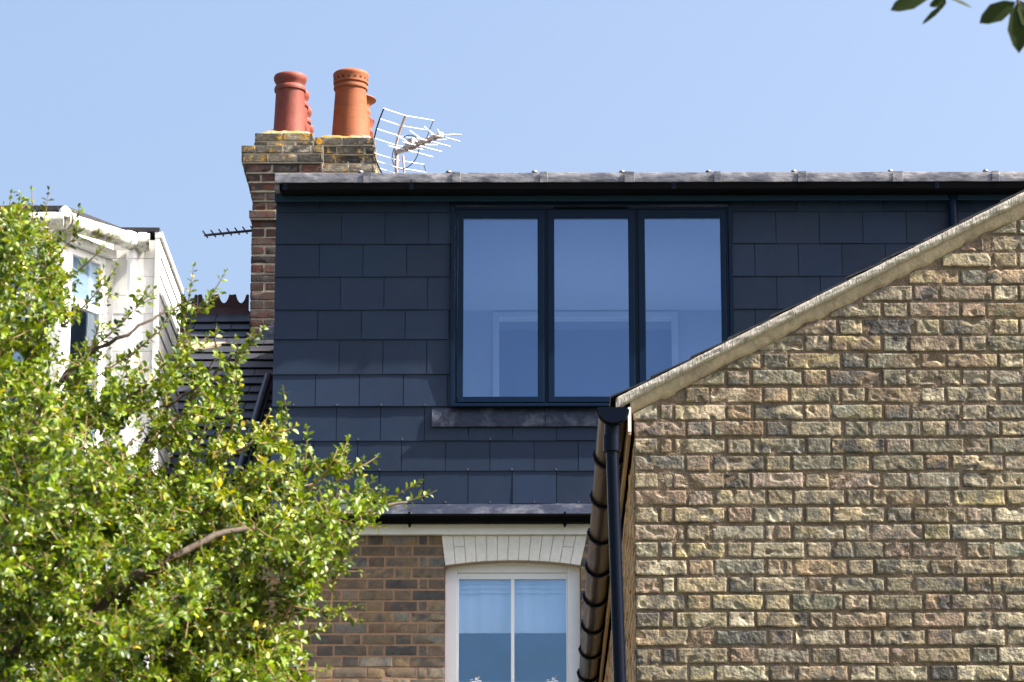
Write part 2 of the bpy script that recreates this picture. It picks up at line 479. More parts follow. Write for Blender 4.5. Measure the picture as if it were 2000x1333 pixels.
brick_mesh('brick_wall', house, (0, YH, 0), (1, 0, 0), (0, -1, 0), rects, pal_far, [M['stockfar']], pitch_depth=0.003, amp=0.0008,
           cell=0.018, tone=0.86, edge=0.002, seed=11, jitter=0.001, proud=0.0012, fine=lambda u, v: v > az(700, 1400, YH) and u < 1.0)
bm = B()
d0 = YH+0.0035
box(bm, wL, wx0-0.001, d0, YH+0.25, 0, zWallTop+0.06)
box(bm, wx1+0.001, wR, d0, YH+0.25, 0, zWallTop+0.06)
box(bm, wx0-0.001, wx1+0.001, d0, YH+0.25, 0, wz0)
box(bm, wx0-0.001, wx1+0.001, YH+0.02, YH+0.25, wz1+0.03, zWallTop+0.06)
obj('wall_mortar', bm, M['mortarpink'], house)
# --- painted arch of brick voussoirs
bm = B(); bmj = B()
zA1 = zWallTop - 0.001
n = 13
def arch_bottom(t): return lerp(az(1000, 1105, YH), az(1000, 1095, YH), 1-(2*t-1)**2)
tx0, tx1 = ax(862, 1048, YH), ax(1147, 1048, YH)
bx0, bx1 = ax(869, 1105, YH), ax(1134, 1105, YH)
for i in range(n):
    a, b = i/n, (i+1)/n
    g = 0.0025
    pts = [(lerp(bx0, bx1, a)+g, arch_bottom(a)), (lerp(bx0, bx1, b)-g, arch_bottom(b)), (lerp(tx0, tx1, b)-g, zA1), (lerp(tx0, tx1, a)+g, zA1)]
    split = 0.42 if i in (1, 11) else 0.0
    y = YH-0.006+rng.uniform(-0.0012, 0.0012)
    if split:
        l0, r0, r1, l1 = pts
        ml = (lerp(l1[0], l0[0], split), lerp(l1[1], l0[1], split)); mr = (lerp(r1[0], r0[0], split), lerp(r1[1], r0[1], split))
        e = 0.002
        prism(bm, [l0, r0, (mr[0], mr[1]-e), (ml[0], ml[1]-e)], y, YH+0.11)
        prism(bm, [(ml[0], ml[1]+e), (mr[0], mr[1]+e), r1, l1], y+0.001, YH+0.11)
    else: prism(bm, pts, y, YH+0.11)
prism(bmj, [(bx0+0.003, arch_bottom(0)+0.006)] + [(lerp(bx0, bx1, t/10), arch_bottom(t/10)+0.004) for t in range(1, 10)] + [(bx1-0.003, arch_bottom(1)+0.006), (tx1-0.003, zA1-0.003), (tx0+0.003, zA1-0.003)], YH-0.001, YH+0.109)
arch = obj('window_arch', bm, M['archpaint'], house, bevel=0.003, label='white painted brick arch over the lower window')
obj('arch_joint', bmj, M['archjoint'], arch)
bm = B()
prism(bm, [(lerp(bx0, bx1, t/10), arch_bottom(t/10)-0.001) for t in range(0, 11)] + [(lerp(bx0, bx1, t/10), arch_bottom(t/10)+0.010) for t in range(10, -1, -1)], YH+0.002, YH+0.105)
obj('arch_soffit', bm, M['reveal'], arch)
# --- the lower window
YW = YH+0.085
fo0, fo1 = wx0+0.001, wx1-0.001
fi0, fi1 = ax(893, 1200, YW), ax(1109, 1200, YW)
ztop = az(1000, 1098, YW)
zi1 = az(1000, 1128, YW)
bm = B()
box(bm, fo0, fi0, YW, YW+0.07, wz0, ztop); box(bm, fi1, fo1, YW, YW+0.07, wz0, ztop)
box(bm, fi0, fi1, YW+0.001, YW+0.07, az(1000, 1119, YW), ztop)
box(bm, fi0, fi1, YW+0.001, YW+0.07, wz0, wz0+0.06)
win = obj('window', bm, M['upvc'], house, bevel=0.004, label='white plastic window under the painted arch')
bm = B()
si0, si1 = ax(896, 1200, YW), ax(1106, 1200, YW)
ys = YW+0.012
zs1 = az(1000, 1131, YW)
box(bm, fi0, si0, ys, ys+0.05, wz0+0.06, az(1000, 1119, YW)); box(bm, si1, fi1, ys, ys+0.05, wz0+0.06, az(1000, 1119, YW))
box(bm, si0, si1, ys+0.001, ys+0.05, zs1, az(1000, 1119, YW)-0.001)
box(bm, si0, si1, ys+0.001, ys+0.05, wz0+0.06, wz0+0.12)
gap_z = az(1000, 1332, YW)
box(bm, si0, si1, ys+0.001, ys+0.05, gap_z-0.05, gap_z)
obj('sash', bm, M['upvc'], win, bevel=0.003)
bm = B()
gc0, gc1 = ax(998, 1220, YW), ax(1004.5, 1220, YW)
box(bm, gc0, gc1, ys+0.004, ys+0.022, wz0+0.12, zs1)
obj('glazing_bar', bm, M['upvc'], win, bevel=0.002)
for a, b in ((si0, gc0), (gc1, si1)):
    bm = B(); box(bm, a, b, ys+0.020, ys+0.024, gap_z, zs1); obj('pane', bm, M['glass2'], win)
    bm = B(); box(bm, a, b, ys+0.020, ys+0.024, wz0+0.12, gap_z-0.05); obj('pane', bm, M['glass2'], win)
# frosted floral motif at the foot of each upper pane
def motif(cx, s):
    bm = B()
    z0 = gap_z+0.004
    r2 = random.Random(4)
    def petal(x, z, l, w, a):
        pts = []
        for k in range(9):
            t = math.pi*2*k/9
            u, v = l/2+math.cos(t)*l/2, math.sin(t)*w/2
            pts.append((x+s*(u*math.cos(a)-v*math.sin(a)), z+u*math.sin(a)+v*math.cos(a)))
        prism(bm, pts, ys+0.0185, ys+0.0195)
    for (x, z, l, w, a) in ((-0.035, 0.006, 0.022, 0.010, 0.5), (-0.02, 0.004, 0.02, 0.010, 2.4), (-0.012, 0.002, 0.024, 0.009, 0.1), (0.0, 0.012, 0.022, 0.009, 1.2),
                            (0.004, 0.014, 0.024, 0.010, 0.45), (0.012, 0.004, 0.022, 0.010, 0.3), (0.016, 0.022, 0.024, 0.010, 0.9), (0.026, 0.022, 0.02, 0.009, 1.6), (-0.03, 0.0, 0.03, 0.006, 0.0), (0.03, 0.004, 0.014, 0.008, 0.2)):
        petal(cx+s*x, z0+z, l, w, a)
    obj('frosted_motif', bm, M['decal'], win)
motif(ax(928, 1325, YW), 1); motif(ax(1078, 1325, YW), 1)
bm = B()
zb = az(1000, 1237, YW+0.06)
nb = 26
bv = []
for j, z in enumerate((zb, ztop)):
    bv.append([bm.verts.new((lerp(fi0+0.004, fi1-0.004, i/nb), YW+0.062+0.005*math.sin(i*1.9)+0.003*math.sin(i*0.7), z)) for i in range(nb+1)])
for i in range(nb): bm.faces.new([bv[0][i], bv[0][i+1], bv[1][i+1], bv[1][i]])
for k in range(3): box(bm, fi0+0.004, fi1-0.004, YW+0.05, YW+0.055, az(1000, 1140+k*9, YW+.05)-0.004, az(1000, 1140+k*9, YW+.05)+0.003)
obj('blind', bm, M['blind'], win, smooth=40)
bm = B()
ry0, ry1 = YH+0.26, YH+3.0
box(bm, wx0-1.0, wx1+1.0, ry1, ry1+0.05, wz0-0.8, ztop+0.3)
box(bm, wx0-1.05, wx0-1.0, ry0, ry1, wz0-0.8, ztop+0.3); box(bm, wx1+1.0, wx1+1.05, ry0, ry1, wz0-0.8, ztop+0.3)
box(bm, wx0-1.0, wx1+1.0, ry0, ry1, ztop+0.3, ztop+0.35); box(bm, wx0-1.0, wx1+1.0, ry0, ry1, wz0-0.85, wz0-0.8)
obj('bedroom_wall', bm, M['room'], house)

# --- eaves: fascia, gutter, lead
YF = YH-0.035
gxl, gxr = ax(300, 1030, YF), Xr
bm = B()
box(bm, gxl, gxr, YF, YH+0.02, zWallTop, az(950, 1024, YF))
obj('eaves_board', bm, M['white'], house, bevel=0.003)
gr = 0.055
YG2 = YF-gr-0.006
zg2 = az(950, 1004, YG2-gr)
bm = B(); half_round(bm, (gxl, YG2, zg2), (gxr, YG2, zg2), gr, mi=0)
box(bm, gxl, gxr, YG2-gr-0.004, YG2-gr+0.004, zg2-0.012, zg2+0.001)
gut = obj('gutter', bm, M['black'], house, smooth=50, label='black half round gutter above the brick wall')
for px in (632, 800, 1103, 1300, 1500):
    bm = B()
    x = ax(px, 1020, YG2)
    for k in range(12):
        a0, a1 = math.pi+math.pi*k/12, math.pi+math.pi*(k+1)/12
        extrude_poly(bm, [(x-0.012, YG2+math.cos(a)*rr, zg2+math.sin(a)*rr) for a, rr in ((a0, gr+0.002), (a1, gr+0.002), (a1, gr+0.007), (a0, gr+0.007))], (0.024, 0, 0))
    box(bm, x-0.012, x+0.012, YG2+gr+0.0065, YF-0.0005, zg2-0.045, zg2+0.0)
    box(bm, x-0.008, x+0.008, YG2-0.012, YG2+0.012, zg2-gr-0.022, zg2-gr-0.0065)
    box(bm, x-0.008, x+0.008, YG2-gr-0.009, YG2-gr-0.0045, zg2-0.01, zg2+0.012)
    obj('gutter_bracket', bm, M['black'], gut)
bm = B()
# dressed lead apron between the slates and the gutter
segs = 60
pa = []
for i in range(segs+1):
    x = lerp(Xl-0.05, Xr, i/segs)
    w = 0.004*noise.noise(Vector((x*3, 0, 0)))
    yb, yf = YH-0.006, YG2-gr*0.35
    zt = az(950, 990, YH)+w*0.6; zf = zg2+0.018+w
    pa.append([bm.verts.new(p) for p in ((x, yb, zt+0.02), (x, lerp(yb, yf, .3), zt), (x, yf, zf), (x, yf-0.012, zf-0.022+w))])
for a, b in zip(pa, pa[1:]):
    for k in range(3): bm.faces.new([a[k], a[k+1], b[k+1], b[k]])
obj('eaves_flashing', bm, M['leaddark'], house, smooth=40)

# --- slate cladding
zs = [az(700, y, YH) for y in (985, 921, 862, 795, 732, 664, 606, 542, 478, 416, 393)]
width = (ax(1087, 950, YH)-ax(741, 950, YH))/4
bm = B()
bm.verts.layers.float_color.new('Col')
win_l, win_r = ax(880, 600, YH), ax(1433, 600, YH)
zsill = az(1100, 797, YH); zhead = az(1100, 399, YH)
joints = {0: 741, 1: 698, 2: 743, 3: 702, 4: 748, 5: 706, 6: 750, 7: 709, 8: 752, 9: 709}
pymid = [953, 892, 829, 764, 698, 635, 574, 510, 447, 405]
rs = random.Random(3)
rivets = []
for k in range(10):
    za, zb = zs[k], zs[k+1]
    x0 = ax(joints[k], pymid[k], YH)
    x0 -= math.ceil((x0-Xl)/width+1)*width
    spans = [(Xl, win_l), (win_r, Xr)] if za > zsill-0.05 and k >= 3 else [(Xl-0.004, Xr)]
    for (s0, s1) in spans:
        x = x0
        first = True
        while x < s1:
            nx = x+width
            a, b = max(x+0.0024, s0), min(nx-0.0024, s1)
            if first and b > s0 and b-a < width*0.62 and s0 == spans[0][0]:
                x = nx
                if b-a > 0: nx = x+width; a = s0; b = min(nx-0.0017, s1)
                else: continue
            if b-a > 0.015:
                first = False
                j = rs.uniform(-0.0012, 0.0012); t = 0.0115+rs.uniform(-0.001, 0.004)
                if k == 3: t += 0.006
                jr = rs.uniform(-0.0008, 0.0008)
                P = [(a, YH-t-jr, za+j), (b, YH-t+jr, za+j), (b, YH-0.003, zb+0.05), (a, YH-0.003, zb+0.05)]
                tone = rs.uniform(0.84, 1.16)
                extrude_poly(bm, P, (0, 0.005, 0), 0, (0.0078*tone*rs.uniform(.9, 1.15), 0.0188*tone, 0.045*tone*rs.uniform(.95, 1.03)))
                if b-a > width*0.8 and k in (0, 1, 2, 3): rivets.append(((a+b)/2, YH-t-0.001, za+0.012))
            x = nx
for (x, y, z) in rivets:
    if rs.random() < 0.7: box(bm, x-0.0018, x+0.0018, y-0.003, y+0.002, z-0.007, z+0.003, 1)
obj('slate_cladding', bm, [M['slate'], M['rivet']], house, label='dark blue slate hung face of the dormer')
# carcass behind the slates, left cheek, flat roof
zroof = az(600, 352, YH)
bm = B()
room_b = 26.0
box(bm, Xl+0.002, win_l, YH, YH+0.2, zEave-0.02, zroof-0.02)
box(bm, win_r, Xr, YH, YH+0.2, zEave-0.02, zroof-0.02)
box(bm, win_l, win_r, YH, YH+0.2, zEave-0.02, zsill-0.003)
box(bm, win_l, win_r, YH, YH+0.2, zhead-0.005, zroof-0.02)
box(bm, Xl+0.002, Xl+0.2, YH+0.2, room_b+0.6, zEave-0.02, zroof-0.02)
box(bm, Xl+0.2, Xr, room_b+0.4, room_b+0.6, zEave-0.02, zroof-0.02)
rl0, rl1, rl2, rl3 = win_r+0.5, win_r+2.3, 23.3, 24.9     # opening added out of view in the flat roof to brighten the room
box(bm, Xl, rl0, YH-0.05, room_b+0.6, zroof-0.02, zroof+0.02); box(bm, rl1, Xr, YH-0.05, room_b+0.6, zroof-0.02, zroof+0.02)
box(bm, rl0, rl1, YH-0.05, rl2, zroof-0.02, zroof+0.02); box(bm, rl0, rl1, rl3, room_b+0.6, zroof-0.02, zroof+0.02)
obj('dormer_carcass', bm, M['navy'], house)
# --- fascia, soffit, gutter and lead edge of the flat roof
YFa = YH-0.075
bm = B()
zf0, zf1 = az(700, 393, YFa), az(700, 362, YFa)
box(bm, Xl-0.006, Xr, YFa, YFa+0.022, zf0, zf1)
box(bm, Xl-0.006, Xr, YFa+0.022, YH-0.0165, zf0+0.012, zf0+0.024)
box(bm, Xl-0.006, Xl+0.016, YFa+0.022, YH+0.4, zf0+0.0125, zf1)
obj('dormer_board', bm, M['navyboard'], house, bevel=0.003)
YGu = YFa-0.125
bm = B()
gl = ax(549, 365, YGu)
zg0, zg1 = az(700, 374.5, YGu), az(700, 356, YGu)
pr = [(YGu, zg1), (YGu-0.003, zg1-0.01), (YGu, zg0+0.016), (YGu+0.018, zg0), (YFa-0.02, zg0), (YFa-0.003, zg0+0.012), (YFa-0.003, zg1)]
a = [bm.verts.new((gl, y, z)) for y, z in pr]; b = [bm.verts.new((Xr, y, z)) for y, z in pr]
fs = [bm.faces.new([a[i], a[i+1], b[i+1], b[i]]) for i in range(len(pr)-1)]
fs += [bm.faces.new(a), bm.faces.new(b[::-1])]
bmesh.ops.recalc_face_normals(bm, faces=fs)
dg = obj('dormer_gutter', bm, M['black'], house, label='black gutter along the dormer roof edge')
for px in (557, 803, 1316, 1830):
    bm = B(); x = ax(px, 365, YGu)
    box(bm, x-0.016, x+0.016, YGu-0.008, YGu-0.0035, zg0+0.012, zg1+0.004)
    box(bm, x-0.004, x+0.004, YGu-0.012, YGu-0.0085, zg1-0.03, zg1+0.006)
    obj('gutter_bracket', bm, M['blackgloss'], dg)
YL = YGu-0.012
bm = B()
zt = az(700, 336.5, YL); zbm = az(700, 356.5, YL)
segs = 110
rows_ = []
rl = random.Random(9)
Xle = ax(537, 345, YL)
for i in range(segs+1):
    x = lerp(Xle, Xr, i/segs)
    n1 = noise.noise(Vector((x*2.2, 0, 3)))*0.005; n2 = noise.noise(Vector((x*4, 1, 3)))*0.005
    rows_.append([bm.verts.new(p) for p in ((x, YL+0.02+n2, zbm-0.002+n2*0.5), (x, YL+n2, zbm+n2*0.6), (x, YL-0.003-n1, (zt+zbm)/2), (x, YL+0.004, zt-0.006+n1), (x, YL+0.02, zt+n1), (x, YL+0.4, zt+0.002))])
for a, b in zip(rows_, rows_[1:]):
    for k in range(5): bm.faces.new([a[k], b[k], b[k+1], a[k+1]])
bm.faces.new(rows_[0][::-1])
# returned down the left corner
box(bm, Xle-0.003, Xle+0.03, YL+0.03, YL+0.5, az(540, 372, YL+0.06), zt-0.003)
lead = obj('roof_flashing', bm, M['lead'], house, smooth=40, label='grey lead edge of the flat dormer roof')
for px in (704, 876, 1044, 1215, 1384, 1551, 1740, 1926):
    bm = B(); x = ax(px, 335, YL)
    # batten roll end under lead, dressed down over the edge
    lathe_pts = [(0.0, -0.010), (0.017, -0.003), (0.020, 0.01), (0.018, 0.03), (0.016, 0.35)]
    rings = []
    for (r_, y_) in lathe_pts:
        rings.append([bm.verts.new((x+max(r_, 0.002)*1.0*math.cos(t), YL+0.02+y_, zt-0.002+0.8*max(r_, 0.002)*math.sin(t)*1.1+0.006)) for t in [math.pi*k/10 for k in range(11)]])
    for a, b in zip(rings, rings[1:]):
        for k in range(10): bm.faces.new([a[k], a[k+1], b[k+1], b[k]])
    bmesh.ops.recalc_face_normals(bm, faces=bm.faces[:])
    obj('lead_roll', bm, M['lead'], lead, smooth=60)
for px in (727, 900, 1070, 1240, 1409, 1576, 1764, 1952):
    x = ax(px, 345, YL)
    bm = B(); box(bm, x-0.002, x-rl.uniform(0.05, 0.075), YL-0.0085, YL-0.003, zbm-0.004, zt-0.001)
    obj('lead_lap', bm, M['lead'], lead, bevel=0.0015)

# --- dormer window
YD = YH-0.022
def X(px, py=600): return ax(px, py, YD)
def Z(py, px=1150): return az(px, py, YD)
bm = B()
# trims beside the slates and the outer frame
box(bm, X(880), X(888), YD-0.012, YD+0.05, Z(797), Z(401)); box(bm, X(1425), X(1433), YD-0.012, YD+0.05, Z(797), Z(401))
box(bm, X(888.5), X(893), YD, YD+0.08, Z(790), Z(404)); box(bm, X(1420), X(1424.5), YD, YD+0.08, Z(790), Z(404))
box(bm, X(893), X(1420), YD+0.001, YD+0.08, Z(409), Z(404)); box(bm, X(893), X(1420), YD+0.001, YD+0.08, Z(790), Z(787))
for c in (1066.5, 1243.5): box(bm, X(c-4.6), X(c+4.6), YD+0.010, YD+0.08, Z(787), Z(409))
dw = obj('dormer_window', bm, M['navy'], house, bevel=0.002, label='navy framed three light dormer window')
bm = B(); box(bm, X(884), X(1430), YD-0.045, YD+0.03, Z(796.5), Z(791)); obj('sill', bm, M['navy'], dw, bevel=0.002)
for (s0, p0, p1, s1) in ((893.8, 905, 1050, 1062.6), (1070.6, 1083, 1228, 1239.6), (1247.6, 1261, 1409, 1419.4)):
    bm = B()
    y0 = YD-0.006
    zb, zt_, zpb, zpt = Z(786.2), Z(410), Z(775), Z(426)
    box(bm, X(s0), X(p0), y0, y0+0.06, zb, zt_); box(bm, X(p1), X(s1), y0, y0+0.06, zb, zt_)
    box(bm, X(p0), X(p1), y0+0.0005, y0+0.06, zb, zpb); box(bm, X(p0), X(p1), y0+0.0005, y0+0.06, zpt, zt_)
    obj('casement', bm, M['navy'], dw, bevel=0.0025)
    bm = B(); box(bm, X(p0), X(p1), y0+0.016, y0+0.022, zpb, zpt)
    obj('pane', bm, M['glass'], dw)
bm = B(); box(bm, X(1083), X(1228), YD-0.014, YD+0.0005, Z(408), Z(404.5)); obj('trickle_vent', bm, M['black'], dw, bevel=0.002)
# lead apron under the sill
bm = B()
ya = YH-0.024
pr0, pr1 = X(845), X(1240)
rowsA = []
for i in range(41):
    x = lerp(pr0, pr1, i/40)
    w = 0.004*noise.noise(Vector((x*5, 2, 0)))
    rowsA.append([bm.verts.new(p) for p in ((x, ya+0.012, Z(797)), (x, ya+w, Z(806)), (x, ya-0.006-w, Z(833.5)+w), (x, ya+0.006, Z(834)+w))])
for a, b in zip(rowsA, rowsA[1:]):
    for k in range(3): bm.faces.new([a[k], a[k+1], b[k+1], b[k]])
box(bm, X(878), X(880), ya-0.011, ya+0.002, Z(833), Z(799)); box(bm, X(1066), X(1068), ya-0.011, ya+0.002, Z(833), Z(799))
obj('sill_flashing', bm, M['leaddark'], house, smooth=40)
# room behind the dormer window: ceiling, back wall and a wide opening with architrave
bm = B()
ra, rb = win_l-0.5, win_r+2.6
Yb = 25.4
zc = zroof-0.045
zfl = zc-2.3
ox0, ox1, oz1 = ax(975, 650, Yb), ax(1312, 650, Yb), az(1150, 622, Yb)
box(bm, ra, ox0, Yb, Yb+0.1, zfl, zc); box(bm, ox1, rb, Yb, Yb+0.1, zfl, zc); box(bm, ox0, ox1, Yb, Yb+0.1, oz1, zc)
zch = max(zc, zhead+0.02)
# sloped ceiling from the window head down to the back wall
def zcl(y): return lerp(zhead+0.005, zc, (y-YH-0.201)/(Yb+0.1-YH-0.201))
for (x0_, x1_, y0_, y1_) in ((ra, rl0, YH+0.201, Yb+0.1), (rl1, rb, YH+0.201, Yb+0.1), (rl0, rl1, YH+0.201, rl2), (rl0, rl1, rl3, Yb+0.1)):
    extrude_poly(bm, [(x0_, y0_, zcl(y0_)), (x1_, y0_, zcl(y0_)), (x1_, y1_, zcl(y1_)), (x0_, y1_, zcl(y1_))], (0, 0, 0.03))
box(bm, rl0-0.03, rl0, rl2, rl3, zcl(rl3)+.03, zroof-0.021); box(bm, rl1, rl1+0.03, rl2, rl3, zcl(rl3)+.03, zroof-0.021)
box(bm, rl0, rl1, rl2-0.03, rl2, zcl(rl2)+.03, zroof-0.021); box(bm, rl0, rl1, rl3, rl3+0.03, zcl(rl3)+.03, zroof-0.021)
box(bm, ra-0.04, ra, YH+0.201, Yb+0.1, zfl, zc); box(bm, rb, rb+0.04, YH+0.201, Yb+0.1, zfl, zc)
box(bm, ra, rb, YH+0.201, Yb+0.1, zfl-0.04, zfl)
obj('loft_room', bm, M['room'], house)
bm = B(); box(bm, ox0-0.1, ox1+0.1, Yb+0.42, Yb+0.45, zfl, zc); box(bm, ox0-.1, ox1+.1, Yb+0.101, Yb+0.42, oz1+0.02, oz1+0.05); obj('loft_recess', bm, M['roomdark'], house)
bm = B()
box(bm, ox0-0.05, ox0, Yb-0.02, Yb-0.0005, zfl, oz1+0.05); box(bm, ox1, ox1+0.05, Yb-0.02, Yb-0.0005, zfl, oz1+0.05); box(bm, ox0, ox1, Yb-0.02, Yb-0.0005, oz1, oz1+0.05)
obj('architrave', bm, M['architrave'], house, bevel=0.004)
# --- dark round downpipe at the right of the dormer
bm = B()
xp = ax(1862, 420, YH-0.06); rp = 0.030
tube(bm, [(xp, YH-0.06, zEave), (xp, YH-0.06, az(1862, 378, YH))], rp, 20)
dp = obj('downpipe', bm, M['navy'], house, smooth=50, label='dark round downpipe on the slates by the sloping verge')
bm = B(); tube(bm, [(xp, YH-0.06, az(1862, 395, YH)), (xp, YH-0.06, az(1862, 375, YH))], rp+0.006, 20); obj('pipe_collar', bm, M['navy'], dp, smooth=50)

# ================================================================== NEIGHBOUR HOUSE (white dormer, old slate roof)
YE = YH; zE = zEave-0.02; SL = math.radians(30)
YR = 26.9
zR = zE + (YR-YE)*math.tan(SL)
# make the roof meet the ridge height seen in the photograph
zR = az(450, 606, YR); SLv = Vector((0, YR-YE, zR-zE)); slope_len = SLv.length; SLv.normalize()
SLn = Vector((0, -SLv.z, SLv.y))
nb = thing('neighbour_house', 'white boarded bay dormer and old dark slate roof half hidden by the leafy tree', 'house', (ax(200, 700, 23), 24.5, 0))
nl = ax(-500, 700, YH)
bm = B()
slates(bm, (0, YE, zE), (1, 0, 0), SLv, SLn, nl, Xl-0.006, 0.0, int(slope_len/0.235), 0.235, 0.30, 0.3, th=0.008, tilt=0.02, r=random.Random(5), jit=0.006, ragged=0.012, gap=0.006)
extrude_poly(bm, [(nl, YE, zE-0.01), (Xl-0.006, YE, zE-0.01), (Xl-0.006, YR, zR-0.01), (nl, YR, zR-0.01)], SLn*-0.12)
extrude_poly(bm, [(nl, YR+0.01, zR-0.01), (Xl-0.006, YR+0.01, zR-0.01), (Xl-0.006, 2*YR-YE, zE), (nl, 2*YR-YE, zE)], (0, 0, -0.1))
obj('roof', bm, M['oldslate'], nb, label='old dark slate roof between the white dormer and the chimney')
bm = B(); box(bm, nl, wL-0.002, YH+0.03, YH+0.3, 0, zE-0.03); obj('brick_wall', bm, M['stockfar'] if False else M['mortarpink'], nb)
# crested ridge tiles
per = 0.141; tl = per*3
xe = ax(486, 590, YR)
for i in range(5):
    x1 = xe-i*tl; x0 = x1-tl+0.004
    bm = B()
    zb0 = az(450, 606, YR); zt0 = az(450, 576, YR)
    pts = [(x0, zb0-0.03), (x1, zb0-0.03)]
    for j in range(3):
        xr_ = x1-j*per
        pts += [(xr_, zt0-0.005)]
        for k in range(9):
            t = k/8
            pts.append((xr_-0.02-t*(per-0.055), zt0-0.075*math.sin(math.pi*min(1, max(0, t)))**0.7))
        pts.append((xr_-per+0.0201, zt0))
    pts.append((x0, zt0-0.004))
    pts = [p for p in pts if p[0] >= x0-1e-6]
    prism(bm, pts, YR-0.012, YR+0.012)
    for sgn in (-1, 1):
        extrude_poly(bm, [(x0, YR+sgn*0.012, zb0+0.02), (x1, YR+sgn*0.012, zb0+0.02), (x1, YR+sgn*0.14, zb0-0.10), (x0, YR+sgn*0.14, zb0-0.10)], (0, 0, -0.02))
    obj('ridge_tile', bm, M['terracotta'], nb)
# sloping black edge trim lying up the roof beside the slate dormer
bm = B()
p0 = at(476, 895, YE+0.35); p1 = at(524, 735, YE+1.6)
k0 = (p0.y-YE)/(YR-YE)
def on_roof(px, py, lift=0.0):
    # ray meets the roof plane
    d = RM @ Vector(((px-1000)/F, (666.5-py)/F, -1))
    O_ = Vector((0, YE, zE)) + SLn*lift
    t = (O_-CAM).dot(SLn)/d.dot(SLn)
    return CAM+d*t
p0, p1 = on_roof(462, 940, 0.09), on_roof(524, 737, 0.09)
tube(bm, [p0, p1], 0.035, 12)
extrude_poly(bm, [p0-Vector((-.01, 0, .1)), p1-Vector((-.01, 0, .1)), p1+Vector((.01, 0, .0)), p0+Vector((.01, 0, .0))], (0.03, 0, 0))
obj('roof_edge_trim', bm, M['blackgloss'], nb, smooth=50)
# white dormer: front bay, canted side, flat return, cheek
W0 = YH-0.10
yB = W0-0.48
zTop = az(308, 470, W0)
zBot = zE-1.6
xc1 = ax(222, 560, W0); xf1 = ax(309, 560, W0); xa = ax(118, 560, yB); xl0 = nl
bm = B()
# flat return facing the camera, boarded
bh = (az(285, 500, W0)-az(285, 536, W0))
z = zTop
rb2 = random.Random(2)
while z > zBot:
    x = xc1
    zz = z-bh+0.003
    t = 0.006
    box(bm, xc1+0.001, xf1-0.03, W0-t+rb2.uniform(-.002, .001), W0+0.05, zz, z)
    z -= bh
obj('dormer_boarding', bm, M['whitebd'], nb, label='white boarding on the front of the bay dormer')
bm = B()
box(bm, xf1-0.028, xf1+0.004, W0-0.018, W0+0.05, zBot, zTop+0.01)
obj('corner_post', bm, M['whitebd'], nb, bevel=0.003)
# cheek facing right, boards running back
bm = B()
z = zTop+0.02; yk = 23.5
while z > zE:
    z2 = z-bh*0.98
    extrude_poly(bm, [(xf1+0.010, W0+0.052, z2+0.004), (xf1+0.010, yk, z2+0.004), (xf1+0.002, yk, z), (xf1+0.002, W0+0.052, z)], (-0.02, 0, 0))
    z -= bh
obj('dormer_cheek', bm, M['whitebd'], nb, label='white boarded side of the bay dormer')
bm = B(); box(bm, xf1-0.05, xf1-0.018, W0+0.052, yk, zBot, zTop+0.02); obj('cheek_backing', bm, M['black'], nb)
# barge strip on the cheek and the flat roof
bm = B()
box(bm, xf1-0.03, xf1+0.022, W0-0.02, yk, zTop+0.012, zTop+0.055)
obj('roof_edge_board', bm, M['whitebd'], nb, bevel=0.003)
bm = B()
rp_ = [(xl0, yB-0.05), (xa+0.02, yB-0.05), (xc1+0.04, W0-0.03), (xf1+0.0, W0-0.022), (xf1, yk), (xl0, yk)]
a = [bm.verts.new((x, y, zTop+0.056)) for x, y in rp_]; b = [bm.verts.new((x, y, zTop+0.085)) for x, y in rp_]
fs = [bm.faces.new(a), bm.faces.new(b)] + [bm.faces.new([a[i], a[(i+1) % 6], b[(i+1) % 6], b[i]]) for i in range(6)]
bmesh.ops.recalc_face_normals(bm, faces=fs)
obj('dormer_roof', bm, M['oldslate'], nb)
# canted side: frieze, window
cd_ = (Vector((xc1, W0, 0))-Vector((xa, yB, 0))); clen = cd_.length; cd_.normalize(); cn = Vector((cd_.y, -cd_.x, 0))
def cbox(bm, u0, u1, z0, z1, n0, n1, mi=0):
    P = [Vector((xa, yB, 0))+cd_*u+cn*n0 for u in (u0, u1)]
    extrude_poly(bm, [(P[0].x, P[0].y, z0), (P[1].x, P[1].y, z0), (P[1].x, P[1].y, z1), (P[0].x, P[0].y, z1)], cn*(n1-n0), mi)
zfr = az(160, 490, W0-0.25)
zwt = zfr-0.05
bm = B()
cbox(bm, 0, clen, zfr, zTop+0.05, -0.04, 0.0)
cbox(bm, 0.03, clen-0.04, zfr-0.005, zfr+0.055, 0.001, 0.05)     # projecting vent hood over the window
cbox(bm, 0, 0.07, zBot, zfr-0.006, -0.04, 0.004); cbox(bm, clen-0.09, clen, zBot, zfr-0.006, -0.04, 0.004)
cbox(bm, 0.0705, clen-0.0905, zBot, zwt-1.301, -0.04, -0.002)
obj('bay_wall', bm, M['whitebd'], nb, bevel=0.003)
bm = B()
u0, u1 = 0.071, clen-0.091
zs0 = zwt-1.3
cbox(bm, u0, u0+0.05, zs0, zfr-0.006, -0.04, 0.0); cbox(bm, u1-0.05, u1, zs0, zfr-0.006, -0.04, 0.0)
cbox(bm, u0+0.05, u1-0.05, zfr-0.06, zfr-0.006, -0.04, -0.001); zmid = az(165, 596, W0-0.25)
cbox(bm, u0+0.05, u1-0.05, zmid-0.03, zmid+0.03, -0.04, -0.001); cbox(bm, u0+.05, u1-.05, zs0, zs0+0.06, -0.04, -0.001)
bw = obj('bay_window', bm, M['upvc'], nb, bevel=0.003, label='white plastic window in the angled side of the bay')
